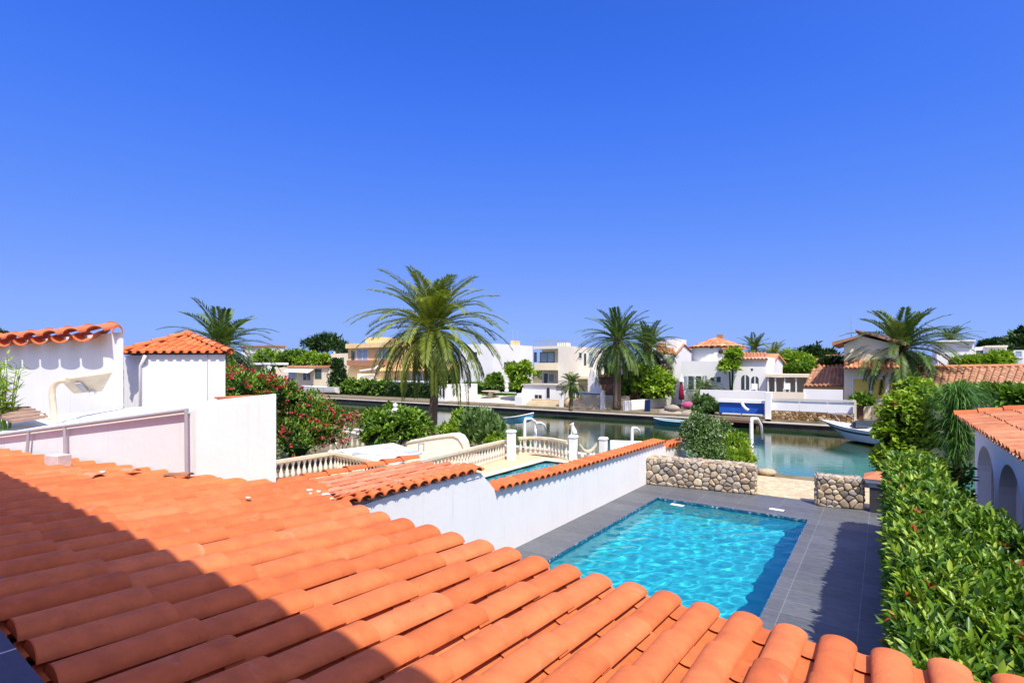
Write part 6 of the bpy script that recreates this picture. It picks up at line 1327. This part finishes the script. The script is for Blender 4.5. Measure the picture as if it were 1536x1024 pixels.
trees = [([(350, 556, 70, 14), (362, 566, 70, 12)], 'dark', 'dark tree just right of the hip-roofed tower, behind the porch', .42), ([(398, 540, 80, 16), (386, 546, 80, 12), (412, 542, 82, 15)], 'lime', 'light green round tree above the flat-roofed porch', .5),
         ([(432, 541, 82, 15), (448, 538, 84, 14), (420, 546, 80, 10)], 'mid', 'mid green tree mass between the porch and the pine', .5), ([(468, 541, 78, 13), (484, 544, 78, 13), (456, 544, 78, 10)], 'lime', 'bright green tree below the umbrella pine', .5),
         ([(506, 558, 57, 10, 14), (507, 570, 57, 12, 14), (504, 547, 57, 6, 9)], 'dark', 'dark conical tree left of the ochre villa', .3), ([(690, 566, 66, 14), (675, 570, 66, 12)], 'dark', 'dark tree behind the hanging fronds of the big palm', .4),
         ([(1195, 546, 86, 14), (1180, 543, 90, 14), (1212, 550, 84, 12)], 'lime', 'light green tree behind the gable annex', .5), ([(1222, 537, 100, 18, 14), (1205, 537, 105, 15, 11), (1243, 540, 98, 14, 12)], 'dark', 'dark pine wood clump behind the tiled shed', .5),
         ([(1188, 556, 74, 12, 6), (1203, 556, 74, 10, 6)], 'mid', 'small olive tree over the pergola', .35), ([(1512, 534, 88, 13), (1526, 522, 92, 16), (1545, 514, 95, 20)], 'dark', 'dark tree behind the white house at the far right', .5),
         ([(1499, 543, 74, 12), (1486, 546, 72, 10), (1472, 546, 72, 9)], 'lime', 'light green shrub tops above the brown tile roof', .4), ([(1440, 548, 70, 8), (1452, 546, 70, 8)], 'lime', 'pale yuccas in front of the cube house', .35), ([(1485, 519, 110, 9, 4), (1500, 518, 112, 10, 5)], 'dark', 'distant dark trees over the thin white roof', .5),
         ([(1470, 598, 47, 22, 12), (1500, 599, 45, 22, 12), (1535, 600, 44, 24, 12), (1440, 597, 48, 18, 12)], 'mid', 'green hedge below the eave of the long brown roof', .4), ([(2, 503, 40, 10, 7), (-14, 500, 40, 14, 10)], 'dark', 'dark tree top peeping over the tile coping at the far left', .3),
         ([(1240, 546, 64.5, 7, 4), (1252, 545, 65, 9, 4)], 'dark', 'blue green agave clump on the roof of the tiled shed', .35)]
for bl, kind, lab, lf in trees:
    Sr(lab, 'tree', 'garden_tree', [BY(*q) for q in bl], 2600, lf*1.6, M['leaf_'+kind], base=-.05, stem=.2, core=.62, group='trees beyond the canal', spread=.2)
pn = empty('umbrella_pine', 'dark flat-topped umbrella pine left of the ochre villa', 'tree', ZY(495, 585, 84), 'trees beyond the canal'); m_ = MB(); a_ = ZY(494, 575, 84); a_ = Vector((a_.x, a_.y, 0)); tp_ = ZY(490, 522, 84)
for px, py in ((470, 520), (490, 514), (510, 524), (500, 530), (520, 535)): m_.tube([a_, a_.lerp(tp_, .6), ZY(px, py, 84)], [.6, .45, .15], 7)
m_.build('trunk', M['bark_dark'], pn); bush_leaves('crown', [BY(472, 518, 84, 16, 7), BY(490, 515, 84, 22, 9), BY(507, 523, 84, 17, 8), BY(519, 532, 83, 12, 7), BY(478, 526, 83, 14, 6)], 4200, 1.1, .32, M['leaf_dark'], pn, spread=.25, shell=.4)
dh = empty('distant_house', 'distant grey-roofed house behind the umbrella pine', 'house', ZY(512, 560, 110)); m_ = MB(); x0, x1, z0, z1 = fbox(m_, 500, 522, 519, 570, 104, 6, zb=0); m_.build('wall', M['stucco_far'], dh); m_ = MB(); m_.prism([(x0-2, 103.5, z1-.6), (x1+1, 103.5, z1-.2), (x1-1, 103.5, z1+1.0), (x0, 103.5, z1+1.3)], (0, 7, 0)); m_.build('roof', mat_plain('grey_roof', (.22, .22, .24), .8, .1, .1, 1), dh)
dh = empty('distant_house', 'distant long white house seen above the light green trees at the left', 'house', ZY(390, 560, 105)); m_ = MB(); x0, x1, z0, z1 = fbox(m_, 362, 405, 520, 570, 105, 6, zb=0); m_.build('wall', M['stucco_far'], dh); m_ = MB(); m_.box(x0-.5, x1+.5, 104.5, 111.5, z1, z1+.5); m_.build('roof', M['tile_far'], dh)
dh = empty('distant_house', 'ochre outbuilding between the conical tree and the ochre villa', 'house', ZY(510, 580, 66)); m_ = MB(); fbox(m_, 497, 523, 530, 600, 68, 4, zb=-.1); m_.build('wall', M['stucco_cream'], dh); window(dh, 510, 516, 536, 546, 68, 'green_frame', None)
# distant tree belt closes the horizon
bl = []
for k in range(150):
    a = -1.35+2.1*k/149; R = 230+25*math.sin(k*1.7); hgt = 3.0+1.3*math.sin(k*.9)+1.0*math.sin(k*2.3); bl.append(((R*math.sin(a), R*math.cos(a), hgt*.4), (6.5, 5, hgt)))
o = bush_leaves('distant_wood', bl, 26000, 1.9, 1.0, M['leaf_mid'], None, clump=12, spread=.25, shell=.6); tag(o, 'belt of distant trees along the horizon', 'wood', None, 'stuff')
